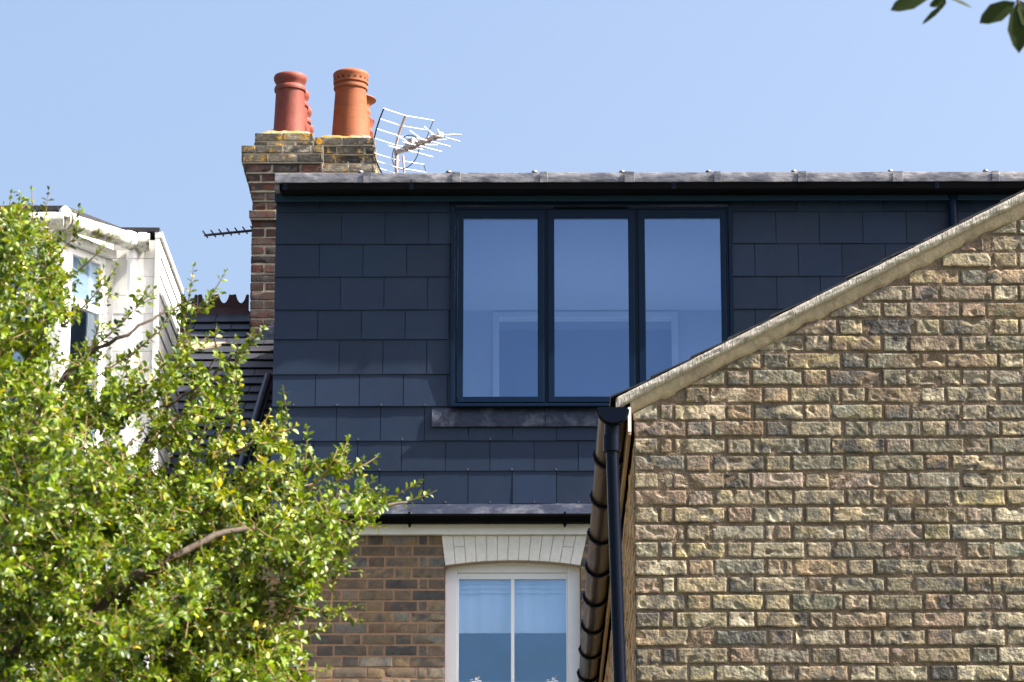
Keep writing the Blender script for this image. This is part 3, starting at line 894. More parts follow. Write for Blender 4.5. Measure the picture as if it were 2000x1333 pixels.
for (za, zb_) in ((zmid+0.03, zfr-0.06), (zs0+0.06, zmid-0.03)):
    bm = B(); cbox(bm, u0+0.05, u1-0.05, za, zb_, -0.028, -0.022); obj('pane', bm, M['glass3'], bw)
bm = B(); cbox(bm, u0+0.01, u1-0.01, zmid-0.02, zfr-0.03, -0.040, -0.036); obj('net_curtain', bm, M['blind'], bw)
# front of the bay (mostly behind the tree)
bm = B()
box(bm, xl0, xa, yB, yB+0.04, zfr, zTop+0.05)
xs_ = [ax(p, 560, yB) for p in (-420, -150, -20, 62, 92, 117)]
for p0_, p1_ in ((xs_[0], xs_[1]), (xs_[4], xs_[5])): box(bm, p0_, p1_, yB-0.003, yB+0.04, zBot, zfr-0.002)
box(bm, xs_[1], xs_[4], yB-0.001, yB+0.04, zBot, zs0)
obj('bay_front', bm, M['whitebd'], nb, bevel=0.003)
bm = B()
for p in (xs_[1], xs_[2], xs_[3]): box(bm, p, p+0.06, yB, yB+0.04, zs0, zfr-0.002)
box(bm, xs_[1]+.06, xs_[2], yB+.001, yB+.04, zfr-.06, zfr-.002); box(bm, xs_[2]+.06, xs_[3], yB+.001, yB+.04, zfr-.06, zfr-.002)
box(bm, xs_[1]+.06, xs_[2], yB+.001, yB+.04, zmid-.03, zmid+.03); box(bm, xs_[2]+.06, xs_[3], yB+.001, yB+.04, zmid-.03, zmid+.03)
fw = obj('bay_window', bm, M['upvc'], nb, bevel=0.003, label='white plastic window in the front of the bay')
bm = B(); box(bm, xs_[1]+.06, xs_[4], yB+.022, yB+.028, zs0, zfr-.06); obj('pane', bm, M['glass3'], fw)
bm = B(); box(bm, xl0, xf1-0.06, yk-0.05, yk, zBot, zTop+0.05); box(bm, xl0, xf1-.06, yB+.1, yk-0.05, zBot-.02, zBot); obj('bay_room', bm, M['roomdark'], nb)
# white grimy gutter around the bay, and its downpipe
bm = B()
rgu = 0.058
gp = [at(-80, 428, yB-0.09), at(126, 434, yB-0.09), at(262, 474, W0-0.08), at(292, 481, W0-0.07)]
zg = sum(p.z for p in gp[:3])/3
gp = [Vector((p.x, p.y, zg)) for p in gp]
gp[0].y = gp[1].y
for a, b in zip(gp[:2], gp[1:3]):
    tube(bm, [a, b], rgu, 14)
tube(bm, [gp[2]-Vector((.0, .0, 0)), gp[3]], rgu, 14)
wg = obj('gutter', bm, M['mossgutter'], nb, smooth=50, label='grimy white gutter round the bay dormer')
for p, q in ((gp[1], gp[2]), (gp[0], gp[1]), (gp[2], gp[1]), (gp[3], gp[2])):
    bm = B(); d = (q-p).normalized()
    tube(bm, [p+d*0.02, p+d*0.075], rgu+0.008, 14); obj('gutter_union', bm, M['mossgutter'], wg, smooth=50)
bm = B(); tube(bm, [gp[1]+Vector((0, 0, .02)), gp[1]+Vector((0, 0, 0.075)), gp[1]+Vector((0.0, 0, 0.10))], [0.045, 0.04, 0.012], 12); obj('gutter_cap', bm, M['upvc'], wg, smooth=50)
bm = B()
xd = ax(256, 560, W0-0.06)
tube(bm, [(xd, W0-0.06, zg-0.01), (xd, W0-0.06, zBot)], 0.031, 16)
wd = obj('downpipe', bm, M['upvc'], nb, smooth=50)
bm = B(); tube(bm, [(xd, W0-0.06, zg-0.03), (xd, W0-0.06, zg-0.12)], 0.038, 16); obj('pipe_socket', bm, M['upvc'], wd, smooth=50)
# pale flashing where the dormer roof runs into the slates
bm = B()
q = [on_roof(346, 668, 0.03), on_roof(442, 668, 0.03), on_roof(346, 692, 0.03)]
extrude_poly(bm, q, SLn*-0.03)
obj('roof_fillet', bm, M['fillet'], nb)

# ================================================================== CHIMNEY
YC = 26.0
def cx(px, py=450): return ax(px, py, YC)
def cz(py, px=520): return az(px, py, YC)
ch = thing('chimney_stack', 'tall red and grey brick chimney with lichen and two rows of clay pots', 'chimney', (cx(560), YC+0.8, 0))
depth = 1.75
pal_red = [((0.066, 0.022, 0.015), 5), ((0.042, 0.019, 0.015), 4), ((0.020, 0.014, 0.013), 4), ((0.092, 0.033, 0.02), 2)]
pal_grey = [((0.085, 0.074, 0.055), 4), ((0.052, 0.047, 0.04), 4), ((0.125, 0.108, 0.075), 2.5), ((0.030, 0.028, 0.026), 4), ((0.22, 0.195, 0.155), 1)]
cp = (cz(410)-cz(410+17.7*12))/12
def face_rects(x0, x1, ztop, nrow, start, L=0.215, H=0.105, r=None, header_first=None):
    out = []
    for k in range(nrow):
        z1 = ztop-k*cp; z0 = z1-cp+0.012
        x = x0; i = 0
        while x < x1-0.01:
            stre = (start+k) % 2 == 0
            l = L if (stre or i % 2 == 1 and False) else (H if i < 1 else L)
            b = min(x+l, x1)
            if b < x1 and x1-(b+0.01) < 0.03: b = x1
            out.append((x, b, z0, z1)); x = b+0.011; i += 1
    return out
def brick_box(name, parent, x0, x1, y0, y1, ztop, nrow, start, pal, bmat, mort, seed, label=None, cell=0.03, amp=0.0025):
    """a solid block faced with bricks on front, left and right sides"""
    zb = ztop-nrow*cp
    bm = B(); e = 0.008
    box(bm, x0+e, x1-e, y0+e, y1-e, zb, ztop-0.002)
    core = obj(name, bm, mort, parent, label=label)
    brick_mesh('brick_facing', core, (0, y0, 0), (1, 0, 0), (0, -1, 0), face_rects(x0, x1, ztop, nrow, start), pal, [bmat], amp=amp, cell=cell, pitch_depth=0.010, seed=seed, edge=0.004, jitter=0.002, proud=0.003)
    brick_mesh('brick_facing', core, (x1, 0, 0), (0, 1, 0), (1, 0, 0), face_rects(y0, y1, ztop, nrow, start+1), pal, [bmat], amp=amp, cell=cell, pitch_depth=0.010, seed=seed+1, edge=0.004, jitter=0.002, proud=0.003)
    brick_mesh('brick_facing', core, (x0, 0, 0), (0, 1, 0), (-1, 0, 0), face_rects(y0, y1, ztop, nrow, start+1), pal, [bmat], amp=amp, cell=0.05, pitch_depth=0.010, seed=seed+2, edge=0.004, jitter=0.002, proud=0.003)
    return core
# left flue stack: shaft, small band, oversailing courses, cap
sh_l, sh_r = cx(490), cx(622)
n_sh = int((cz(425)-cz(690))/cp)+1
brick_box('shaft', ch, sh_l, sh_r, YC+0.06, YC+depth-0.06, cz(425), n_sh, 0, pal_red, M['redbrick'], M['mortarlight'], 21, 'red brick lower shaft of the chimney')
brick_box('band', ch, cx(485.5), cx(624), YC+0.03, YC+depth-0.03, cz(409), 1, 0, pal_red, M['redbrick'], M['mortarlight'], 31)
zc_ = cz(320.5)
steps = 5
brick_box('neck', ch, cx(491), cx(616), YC+0.05, YC+depth-0.05, cz(409)+cp*0.999*1, 1, 1, pal_red, M['redbrick'], M['mortarlight'], 33)
for k in range(4):
    t = k/3.0
    brick_box('oversailing_course', ch, cx(lerp(475.5, 489.5, t)), cx(lerp(627, 618, t)), YC+lerp(0.012, 0.045, t), YC+depth-0.04, zc_-k*cp*1.0, 1, k, pal_red, M['redbrick'], M['mortarlight'], 40+3*k)
brick_box('cap_course', ch, cx(471.5, 300), cx(631, 300), YC, YC+depth, cz(284), 2, 1, pal_grey, M['lichen'], M['mortarlight'], 60, 'wide grey top courses of the left stack')
brick_box('cap_course', ch, cx(497, 270), cx(612, 270), YC+0.03, YC+depth-0.03, cz(284)+2*cp*0.84, 2, 0, pal_grey, M['lichen'], M['mortarlight'], 66) if False else None
ztopL = cz(256, 555)
brick_box('cap_course', ch, cx(496.5, 270), cx(612, 270), YC+0.04, YC+depth-0.04, cz(284)+cp*1.0+cp*0.55, 2, 0, pal_grey, M['lichen'], M['mortarlight'], 66, 'lichen spotted topmost courses of the left stack')
zLt = cz(284)+cp*1.55
# right flue stack, set back
YC2 = YC+0.16
def cx2(px, py=300): return ax(px, py, YC2)
zRt = az(675, 268, YC2)
nr = 9
brick_box('right_stack', ch, cx2(629), cx2(733), YC2+0.02, YC+depth-0.05, zRt-2*cp, nr, 1, pal_grey, M['lichen'], M['mortarlight'], 80, 'lichen covered grey right stack of the chimney')
brick_box('right_cap', ch, cx2(615.5), cx2(731), YC2, YC+depth-0.05, zRt, 1, 0, pal_grey, M['lichen'], M['mortarlight'], 90)
brick_box('right_cap', ch, cx2(631), cx2(733.5), YC2+0.01, YC+depth-0.05, zRt-cp, 1, 1, pal_grey, M['lichen'], M['mortarlight'], 95)
# flaunching: mortar haunch the pots are bedded in
def flaunch(x0, x1, y0, y1, z0, h, sd):
    bm = B()
    nx, ny = 30, 40
    g = []
    for j in range(ny+1):
        row = []
        for i in range(nx+1):
            s, t = i/nx, j/ny
            e = min(s, 1-s)*(x1-x0); f = min(t, 1-t)*(y1-y0)
            d = min(e, f)
            z = z0 + h*min(1, d/0.15)**0.8 + 0.014*noise.noise(Vector((s*7, t*22, sd)))*min(1, d/0.02) - (0.012 if d == 0 else 0)
            row.append(bm.verts.new((lerp(x0, x1, s)+0.006*noise.noise(Vector((t*20, sd, 0))), lerp(y0, y1, t)+0.006*noise.noise(Vector((s*20, sd, 1))), z)))
        g.append(row)
    for j in range(ny):
        for i in range(nx): bm.faces.new([g[j][i], g[j][i+1], g[j+1][i+1], g[j+1][i]])
    obj('flaunching', bm, M['flaunch'], ch, smooth=60)
flaunch(cx(500, 256), cx(611, 256), YC+0.05, YC+depth-0.05, zLt-0.003, 0.085, 1)
flaunch(cx2(618), cx2(729), YC2+0.01, YC+depth-0.06, zRt-0.003, 0.08, 2)
# pots
def pot(px, base_py, Yp, kind, s=1.0, label=None, zbase=None):
    x = ax(px, base_py, Yp)
    z = zbase if zbase is not None else az(px, base_py, Yp)-0.03
    bm = B()
    if kind == 'flared':
        prof = [(0.133, 0), (0.128, 0.10), (0.117, 0.375), (0.119, 0.385), (0.128, 0.388), (0.131, 0.405), (0.126, 0.425), (0.110, 0.435), (0.112, 0.445), (0.125, 0.465), (0.134, 0.485), (0.136, 0.505), (0.130, 0.522), (0.118, 0.528), (0.100, 0.52), (0.092, 0.44), (0.092, 0.2)]
        m = M['potred']
    elif kind == 'vented':
        prof = [(0.152, 0), (0.147, 0.10), (0.127, 0.425), (0.129, 0.435), (0.138, 0.438), (0.141, 0.452), (0.138, 0.466), (0.130, 0.470), (0.131, 0.48), (0.143, 0.488), (0.1435, 0.548), (0.147, 0.555), (0.146, 0.572), (0.136, 0.584), (0.118, 0.586), (0.110, 0.575), (0.106, 0.47), (0.106, 0.2)]
        m = M['pot']
    elif kind == 'bell':
        prof = [(0.12, 0), (0.108, 0.32), (0.112, 0.33), (0.118, 0.345), (0.110, 0.362), (0.108, 0.39), (0.13, 0.43), (0.158, 0.445), (0.150, 0.455), (0.11, 0.44), (0.095, 0.36), (0.095, 0.2)]
        m = M['pot']
    else:
        prof = [(0.13, 0), (0.12, 0.3), (0.13, 0.31), (0.132, 0.33), (0.12, 0.345), (0.118, 0.37), (0.138, 0.41), (0.14, 0.43), (0.128, 0.44), (0.10, 0.42), (0.095, 0.2)]
        m = M['potred']
    lathe(bm, (x, Yp, z), [(r*s, h*s) for r, h in prof], 48)
    c = [bm.verts.new((x+0.11*s*math.cos(a), Yp+0.11*s*math.sin(a), z+0.3*s)) for a in [2*math.pi*k/16 for k in range(16)]]
    bm.faces.new(c).material_index = 1
    if kind in ('vented', 'studded'):
        rr, hh, nh = (0.1435, 0.518, 18) if kind == 'vented' else (0.139, 0.42, 14)
        for k in range(nh):
            a = 2*math.pi*(k+0.35)/nh
            d = Vector((math.cos(a), math.sin(a), 0)); t = Vector((-d.y, d.x, 0))
            cc = Vector((x, Yp, z+hh*s))+d*(rr*s+0.001)
            v = [bm.verts.new(cc+(t*math.cos(b)+Vector((0, 0, 1))*math.sin(b))*0.0105*s) for b in [2*math.pi*q/12 for q in range(12)]]
            bm.faces.new(v).material_index = 1  # flat dark disc stands in for the shade inside a hole
    o = obj('chimney_pot', bm, [m, M['hollow_shade']], ch, smooth=50, label=label)
    return o
zbL = zLt+0.03
dYp = 0.38
for i in range(4):
    pot(565.5, 250, YC+0.24+dYp*i, 'flared', 1.0 if i == 0 else (0.98, 0.95, 0.9)[i-1], 'red clay pot with flared rim' if i == 0 else None, zbL)
# keep the row straight in plan: all share the first pot's x
pots = [o for o in bpy.data.objects if o.name.startswith('chimney_pot')]
x_first = ax(565.5, 250, YC+0.24)
for i, o in enumerate(pots):
    o.location.x += x_first-ax(565.5, 250, YC+0.24+dYp*i)
zbR = zRt+0.03
for i, (kd, s) in enumerate((('vented', 1.0), ('bell', 1.08), ('studded', 1.0), ('flared', 0.85))):
    o = pot(684, 258, YC2+0.2+dYp*i, kd, s, ('orange clay pot with a ring of vent holes', 'orange clay pot with a wide bell mouth', None, None)[i], zbR)
    o.location.x += ax(684, 258, YC2+0.2)-ax(684, 258, YC2+0.2+dYp*i) + (0.02 if i else 0)
# lead and mortar at the foot of the stack
bm = B(); box(bm, cx(508, 655), cx(545, 655), YC+0.0, YC+0.05, cz(674), cz(637)); obj('foot_flashing', bm, M['leaddark'], ch, bevel=0.01, label='blue grey flashing at the foot of the stack')
bm = B(); extrude_poly(bm, [(cx(486, 655), YC+0.045, cz(700)), (cx(520, 655), YC+0.045, cz(700)), (cx(520, 655), YC+0.055, cz(649)), (cx(488, 655), YC+0.055, cz(652))], (0, -0.03, 0)); obj('foot_mortar', bm, M['fillet'], ch)

# ================================================================== TV AERIALS
ta = thing('tv_aerial', 'white rod television aerial with grid reflector on a mast behind the dormer roof', 'aerial')
YA = 25.0
ta.location = (ax(777, 340, YA), YA, zroof)
ph = math.radians(50)
bd = Vector((math.cos(ph), -math.sin(ph), 0)); ed = Vector((math.sin(ph), math.cos(ph), 0))
A0 = at(772, 299, YA)
bm = B()
tube(bm, [(A0.x+0.01, A0.y, zroof), A0+Vector((0.01, 0, 0.0))], 0.014, 10)
tube(bm, [(A0.x+0.14, A0.y+0.05, zroof), A0+Vector((0.06, 0.01, -0.02))], 0.008, 8)
obj('mast', bm, M['rust'], ta, smooth=50)
Lb = 0.58
bm = B()
def bar(bm, p0, p1, w, h):
    d = (p1-p0).normalized(); s = d.cross(Vector((0, 0, 1))).normalized()*w/2; u = Vector((0, 0, 1))*h/2
    extrude_poly(bm, [p0-s-u, p0+s-u, p0+s+u, p0-s+u], p1-p0)
bar(bm, A0, A0+bd*Lb, 0.026, 0.03)
for k in range(7):
    p = A0+bd*(0.13+0.072*k)
    bar(bm, p-bd*0.014, p+bd*0.014, 0.034, 0.042)
bar(bm, A0+bd*0.16+Vector((0, 0, .02)), A0+bd*0.25+Vector((0, 0, .02)), 0.06, 0.07)
obj('boom', bm, M['rust'], ta)
def rod(name, pts, r, m):
    b_ = B(); tube(b_, pts, r, 6); obj(name, b_, m, ta, smooth=50)
for k in range(7):
    p = A0+bd*(0.14+0.072*k)
    l = lerp(0.22, 0.14, k/6)
    for sg in (-1, 1):
        lift = 0.014 if k % 2 else -0.012
        rod('director_rod', [p+ed*sg*0.012+Vector((0, 0, lift)), p+ed*sg*l+bd*0.05+Vector((0, 0, lift*3))], 0.0042, M['rod'])
for sg in (-1, 1): rod('director_rod', [A0+bd*(Lb-0.01)+ed*sg*0.01, A0+bd*(Lb+0.09)+ed*sg*0.12], 0.006, M['rod'])
refl = [(0.27, 0.14), (0.20, 0.085), (0.13, 0.04), (0.06, 0.01), (-0.06, 0.01), (-0.13, 0.04), (-0.20, 0.085), (-0.27, 0.14)]
for (z_, f_) in refl:
    p = A0+bd*f_*0.9+Vector((0, 0, z_))
    rod('reflector_rod', [p-ed*0.24+bd*0.03, p, p+ed*0.24+bd*0.05], 0.0031, M['rod'])
for sg in (-1, 1):
    for half in (refl[:4], refl[4:]):
        rod('reflector_edge', [A0+bd*(f_*0.9+(0.03 if sg < 0 else 0.05))+ed*sg*0.235+Vector((0, 0, z_)) for z_, f_ in half], 0.006 if sg < 0 else 0.003, M['black'])
bm = B(); tube(bm, [A0+bd*f_*0.9+Vector((0, 0, z_)) for z_, f_ in refl[:4]]+[A0], 0.010, 8); obj('reflector_post', bm, M['rust'], ta, smooth=50)
bm = B(); pts = []
for k in range(25):
    t = 2*math.pi*k/24*0.86+2.6
    pts.append(A0+bd*0.13+bd*0.17*math.cos(t)+Vector((0, 0.02, -0.02+0.13*math.sin(t))))
tube(bm, pts, 0.0035, 6); obj('cable', bm, M['black'], ta, smooth=50)

tb = thing('tv_aerial', 'thin dark grey comb like aerial sticking out left of the chimney', 'aerial', at(492, 452, 26.6))
bm = B()
q0, q1 = at(400, 460, 26.3), at(500, 450, 26.6)
tube(bm, [q0, q1], 0.011, 8); obj('boom', bm, M['greymetal'], tb, smooth=50)
for k in range(7):
    bm = B(); p = q0.lerp(q1, 0.02+0.155*k)
    tube(bm, [p+Vector((0.012, 0.03, -0.012)), p+Vector((-0.016, -0.09, 0.008))], 0.0065, 6)
    obj('rod', bm, M['greymetal'], tb, smooth=50)

# ================================================================== BRICK WING ON THE RIGHT
YGb = 14.15
XW = ax(1240, 1050, YGb)
wing = thing('brick_wing', 'yellow stock brick gable end with mortared sloping verge and brown gutter at its eave', 'building', (XW+2.4, 18.2, 0))
def vline(px): return 778-0.5053*(px-1205)          # top edge of the verge in the photograph
g0 = at(1205, vline(1205), YGb); g1 = at(2000, vline(2000), YGb)
gs = (g1.z-g0.z)/(g1.x-g0.x)
def ztop_at(x): return g0.z+(x-g0.x)*gs
RX = XW+2.5                                           # ridge
pxm = (g1.x-g0.x)/795.0
wpitch = (az(1245, 823.6, YGb)-az(1245, 1299.8, YGb))/14
vtop0 = az(1245, 823.6, YGb)
pal_stock = [((0.275, 0.225, 0.145), 6), ((0.235, 0.205, 0.145), 6), ((0.32, 0.265, 0.145), 2.5), ((0.28, 0.205, 0.135), 4), ((0.185, 0.175, 0.14), 4), ((0.30, 0.25, 0.18), 5),
             ((0.215, 0.16, 0.12), 3), ((0.09, 0.088, 0.085), 1.8), ((0.23, 0.18, 0.15), 2), ((0.36, 0.32, 0.235), 2.5), ((0.205, 0.205, 0.165), 2)]
nup = int((ztop_at(RX)-vtop0)/wpitch)+1
rects = flemish(XW, XW+5.0, vtop0+nup*wpitch, 0.0, wpitch, 0.0098, start=nup % 2, wob=0.0012, sd=12)
def gclip(u): return min(ztop_at(u), ztop_at(2*RX-u)) - 0.105
def keep(rc): return gclip((rc[0]+rc[1])/2) > rc[2]+0.02
rects = [r_ for r_ in rects if keep(r_)]
xvis = ax(2060, 800, YGb); zvis = az(1600, 1370, YGb)
brick_mesh('gable_wall', wing, (0, YGb, 0), (1, 0, 0), (0, -1, 0), rects, pal_stock, [M['stock']], pitch_depth=0.012, amp=0.0014, cell=0.0058, edge=0.0022, crag=0.24, facet=True, tone=0.575,
           clip=gclip, fine=lambda u, v: v > zvis-0.3, far=lambda u: u > xvis, seed=77, jitter=0.0022, proud=0.0022, label='weathered yellow stock brick gable wall')
# mortar bed as a fine uneven sheet just behind the brick faces
bm = B()
zr = ztop_at(RX)-0.03
prism(bm, [(XW+0.004, 0), (XW+5.0, 0), (XW+5.0, ztop_at(XW)-0.06), (RX, zr), (XW+0.004, ztop_at(XW)-0.06)], YGb+0.0135, YGb+0.22)
g_ = 0.0115
nx_, nz_ = int((xvis-XW)/g_)+1, int((ztop_at(xvis)-zvis)/g_)+1
grid = []
for j in range(nz_+1):
    row = []
    for i in range(nx_+1):
        x, z = XW+0.004+i*g_, zvis+j*g_
        z = min(z, ztop_at(x)-0.05)
        h = 0.0060+0.0045*noise.noise(Vector((x*6, z*6, 3)))+0.0025*noise.noise(Vector((x*40, z*40, 5)))
        row.append(bm.verts.new((x, YGb+max(0.0015, min(h, 0.0130)), z)))
    grid.append(row)
for j in range(nz_):
    for i in range(nx_):
        bm.faces.new([grid[j][i], grid[j][i+1], grid[j+1][i+1], grid[j+1][i]])
obj('gable_mortar', bm, M['mortar'], wing)
# left side wall
zew = ztop_at(XW)-0.10
r2 = [r_ for r_ in flemish(YGb+0.012, YH+0.0, vtop0-wpitch, 0.0, wpitch, 0.0115, start=0, sd=31)]
pal_side = [((0.55, 0.33, 0.17), 5), ((0.58, 0.37, 0.20), 4), ((0.42, 0.27, 0.15), 3), ((0.48, 0.33, 0.20), 2)]  # brown tones raised so the colour carries bounced sunlight
brick_mesh('side_wall', wing, (XW, 0, 0), (0, 1, 0), (-1, 0, 0), r2, pal_side, [M['stock']], pitch_depth=0.008, amp=0.0015, cell=0.035, edge=0.003, seed=5,
           fine=lambda u, v: v > 2.5)
bm = B(); box(bm, XW+0.008, XW+0.2, YGb+0.22, YH, 0, zew); obj('side_mortar', bm, M['mortar'], wing)
# cream mortar fillet under the verge, ragged lower edge over the cut bricks
bm = B()
nseg = 150
rt = []
for i in range(nseg+1):
    x = lerp(XW-0.015, RX, i/nseg)
    zt_ = ztop_at(x)-0.035
    low = 0.068+0.022*noise.noise(Vector((x*5.5, 0, 0)))+0.016*noise.noise(Vector((x*15, 4, 0)))+0.006*noise.noise(Vector((x*45, 4, 0)))
    row = []
    for k in range(7):
        t = k/6
        z = lerp(zt_, zt_-low, t)
        y = YGb-0.012+0.012*t*t+0.0025*noise.noise(Vector((x*30, z*30, 0)))+(0.010 if k == 6 else 0)
        row.append(bm.verts.new((x, y, z)))
    rt.append(row)
for a, b in zip(rt, rt[1:]):
    for k in range(6): bm.faces.new([a[k], a[k+1], b[k+1], b[k]])
obj('mortar_fillet', bm, M['fillet'], wing, smooth=70)
# verge: rounded mortar and undercloak edge
bm = B()
rt = []
nseg = 260
x_s = ax(1203, 785, YGb-0.03)
for i in range(nseg+1):
    x = lerp(x_s, RX, i/nseg)
    zt_ = ztop_at(x)
    th = 0.045+0.004*noise.noise(Vector((x*6, 1, 0)))
    if i < 8: th *= 1.0+0.25*(1-i/8)
    row = []
    for k in range(9):
        t = k/8
        z = zt_-th*t - (0.006 if i == 0 else 0)
        y = YGb-0.030+0.012*(2*t-1)**4 + 0.0035*noise.noise(Vector((x*22, t*3, 0)))+0.003*noise.noise(Vector((x*60, t*5, 2)))
        row.append(bm.verts.new((x, y, z)))
    row.append(bm.verts.new((x, YGb+0.02, zt_-th+0.004)))
    row.insert(0, bm.verts.new((x, YGb+0.05, zt_)))
    rt.append(row)
for a, b in zip(rt, rt[1:]):
    for k in range(10): bm.faces.new([a[k], a[k+1], b[k+1], b[k]])
bm.faces.new(rt[0])
bmesh.ops.recalc_face_normals(bm, faces=bm.faces[:])
obj('verge', bm, M['verge'], wing, smooth=70, label='rough pale mortar verge along the gable slope')
# roof: left and right slopes
sd_ = Vector((1, 0, gs)).normalized(); sn_ = Vector((-sd_.z, 0, sd_.x))
bm = B()
L_ = (Vector((RX, 0, ztop_at(RX)))-Vector((x_s, 0, ztop_at(x_s)))).length
g = 0.19
rr_ = random.Random(8)
for k in range(int(L_/g)):
    for j in range(28):
        y0 = YGb-0.022+j*0.30 + (0.15 if k % 2 and j else 0)
        y1 = min(y0+0.297 + (0.15 if k % 2 and j == 0 else 0), YH)
        if y0 > YH-0.05: continue
        o0 = k*g+rr_.uniform(-0.012, 0.012); lift = rr_.uniform(0.004, 0.011) if j == 0 else 0.006
        a0 = Vector((x_s, 0, ztop_at(x_s)))+sd_*(o0-0.012)
        P = [a0+sn_*(lift+0.006), a0+sd_*min(g*1.25, L_-o0)+sn_*0.003]
        extrude_poly(bm, [(P[0].x, y0, P[0].z), (P[0].x, y1, P[0].z), (P[1].x, y1, P[1].z), (P[1].x, y0, P[1].z)], sn_*-0.006)
a0 = Vector((x_s, 0, ztop_at(x_s))); 
extrude_poly(bm, [(x_s+0.01, YGb+0.06, ztop_at(x_s)-0.02), (x_s+0.01, YH, ztop_at(x_s)-0.02), (RX, YH, ztop_at(RX)-0.02), (RX, YGb+0.06, ztop_at(RX)-0.02)], sn_*-0.05)
extrude_poly(bm, [(RX, YGb-0.02, ztop_at(RX)), (RX, YH, ztop_at(RX)), (XW+5.1, YH, ztop_at(XW)), (XW+5.1, YGb-0.02, ztop_at(XW))], (0, 0, -0.05))
obj('roof', bm, M['oldslate'], wing)
# fascia board under the eave
fx = ax(1236, 830, YGb)
bm = B()
ft, fb = az(1236, 798, YGb-0.01), az(1236, 850, YGb-0.01)
box(bm, fx-0.020, fx-0.008, YGb-0.018, YH, fb, ft)
ea = obj('eaves_board', bm, M['wood'], wing, label='brown timber board under the eave')
bm = B(); box(bm, fx-0.021, fx-0.0075, YGb-0.022, YGb-0.0185, fb+0.012, ft+0.002); obj('board_end', bm, M['white'], ea)
bm = B(); box(bm, fx-0.0005, XW+0.0, YGb+0.02, YH, ft-0.03, ft-0.01); obj('eaves_soffit', bm, M['wood'], wing)
# half-round brown gutter receding along the eave
gxc = ax(1201, 800, YGb); zgw = az(1201, 800, YGb-0.05); rg = 0.060
gxc = fx-0.022-rg-0.004
bm = B()
half_round(bm, (gxc, YGb-0.05, zgw), (gxc, YH-0.02, zgw), rg, seg=20)
g3 = obj('gutter', bm, M['brown'], wing, smooth=50, label='brown half round gutter running back along the eave')
bm = B()
n_ = 18
pts = [(gxc+math.cos(a)*(rg+0.004), zgw+math.sin(a)*(rg+0.004)) for a in [math.pi+math.pi*k/n_ for k in range(n_+1)]]
prism(bm, pts+[(gxc+rg+0.004, zgw+0.004), (gxc-rg-0.004, zgw+0.004)], YGb-0.075, YGb-0.045)
pts2 = [(gxc+math.cos(a)*(rg+0.010), zgw+math.sin(a)*(rg+0.010)) for a in [math.pi+math.pi*k/n_ for k in range(n_+1)]]
prism(bm, pts2, YGb-0.052, YGb-0.028)
obj('gutter_end', bm, M['blackgloss'], g3, smooth=40)
yb_ = 14.95
while yb_ < YH-0.2:
    bm = B()
    for k in range(16):
        a0_, a1_ = math.pi+math.pi*k/16, math.pi+math.pi*(k+1)/16
        prism(bm, [(gxc+math.cos(a)*q, zgw+math.sin(a)*q) for a, q in ((a0_, rg+0.001), (a1_, rg+0.001), (a1_, rg+0.014), (a0_, rg+0.014))], yb_-0.022, yb_+0.022)
    box(bm, gxc-rg-0.008, gxc-rg+0.004, yb_-0.018, yb_+0.018, zgw-0.006, zgw+0.014)
    obj('gutter_bracket', bm, M['blackgloss'], g3)
    yb_ += 0.86
# downpipe from the gutter outlet
bm = B()
pt = at(1195, 872, YGb+0.0); pbm = at(1211, 1340, YGb+0.0)
pw = 0.029
xo = gxc
def sq(bm, p0, p1, w):
    v0 = [bm.verts.new((p0.x+a*w, p0.y+b*w, p0.z)) for a, b in ((-1, -1), (1, -1), (1, 1), (-1, 1))]
    v1 = [bm.verts.new((p1.x+a*w, p1.y+b*w, p1.z)) for a, b in ((-1, -1), (1, -1), (1, 1), (-1, 1))]
    bm.faces.new(v0[::-1]); bm.faces.new(v1)
    for i in range(4): bm.faces.new([v0[i], v0[(i+1) % 4], v1[(i+1) % 4], v1[i]])
    bmesh.ops.recalc_face_normals(bm, faces=bm.faces[:])
pend = Vector((pbm.x, pbm.y, pbm.z))
tube(bm, [Vector((pt.x, pt.y, pt.z+0.03)), pend, Vector((pend.x+0.012, pend.y, 0.0))], 0.0275, 18)
d3 = obj('downpipe', bm, M['blackgloss'], wing, smooth=50, label='black round downpipe at the corner of the gable')
bm = B(); tube(bm, [Vector((pt.x, pt.y, pt.z+0.045)), Vector((pt.x, pt.y, pt.z-0.025))], 0.038, 18)
tube(bm, [Vector((xo, pt.y, zgw-rg+0.004)), Vector((lerp(xo, pt.x, .5), pt.y, lerp(zgw-rg, pt.z, .5))), Vector((pt.x, pt.y, pt.z+0.03))], 0.036, 18)
obj('pipe_outlet', bm, M['blackgloss'], d3, smooth=50)

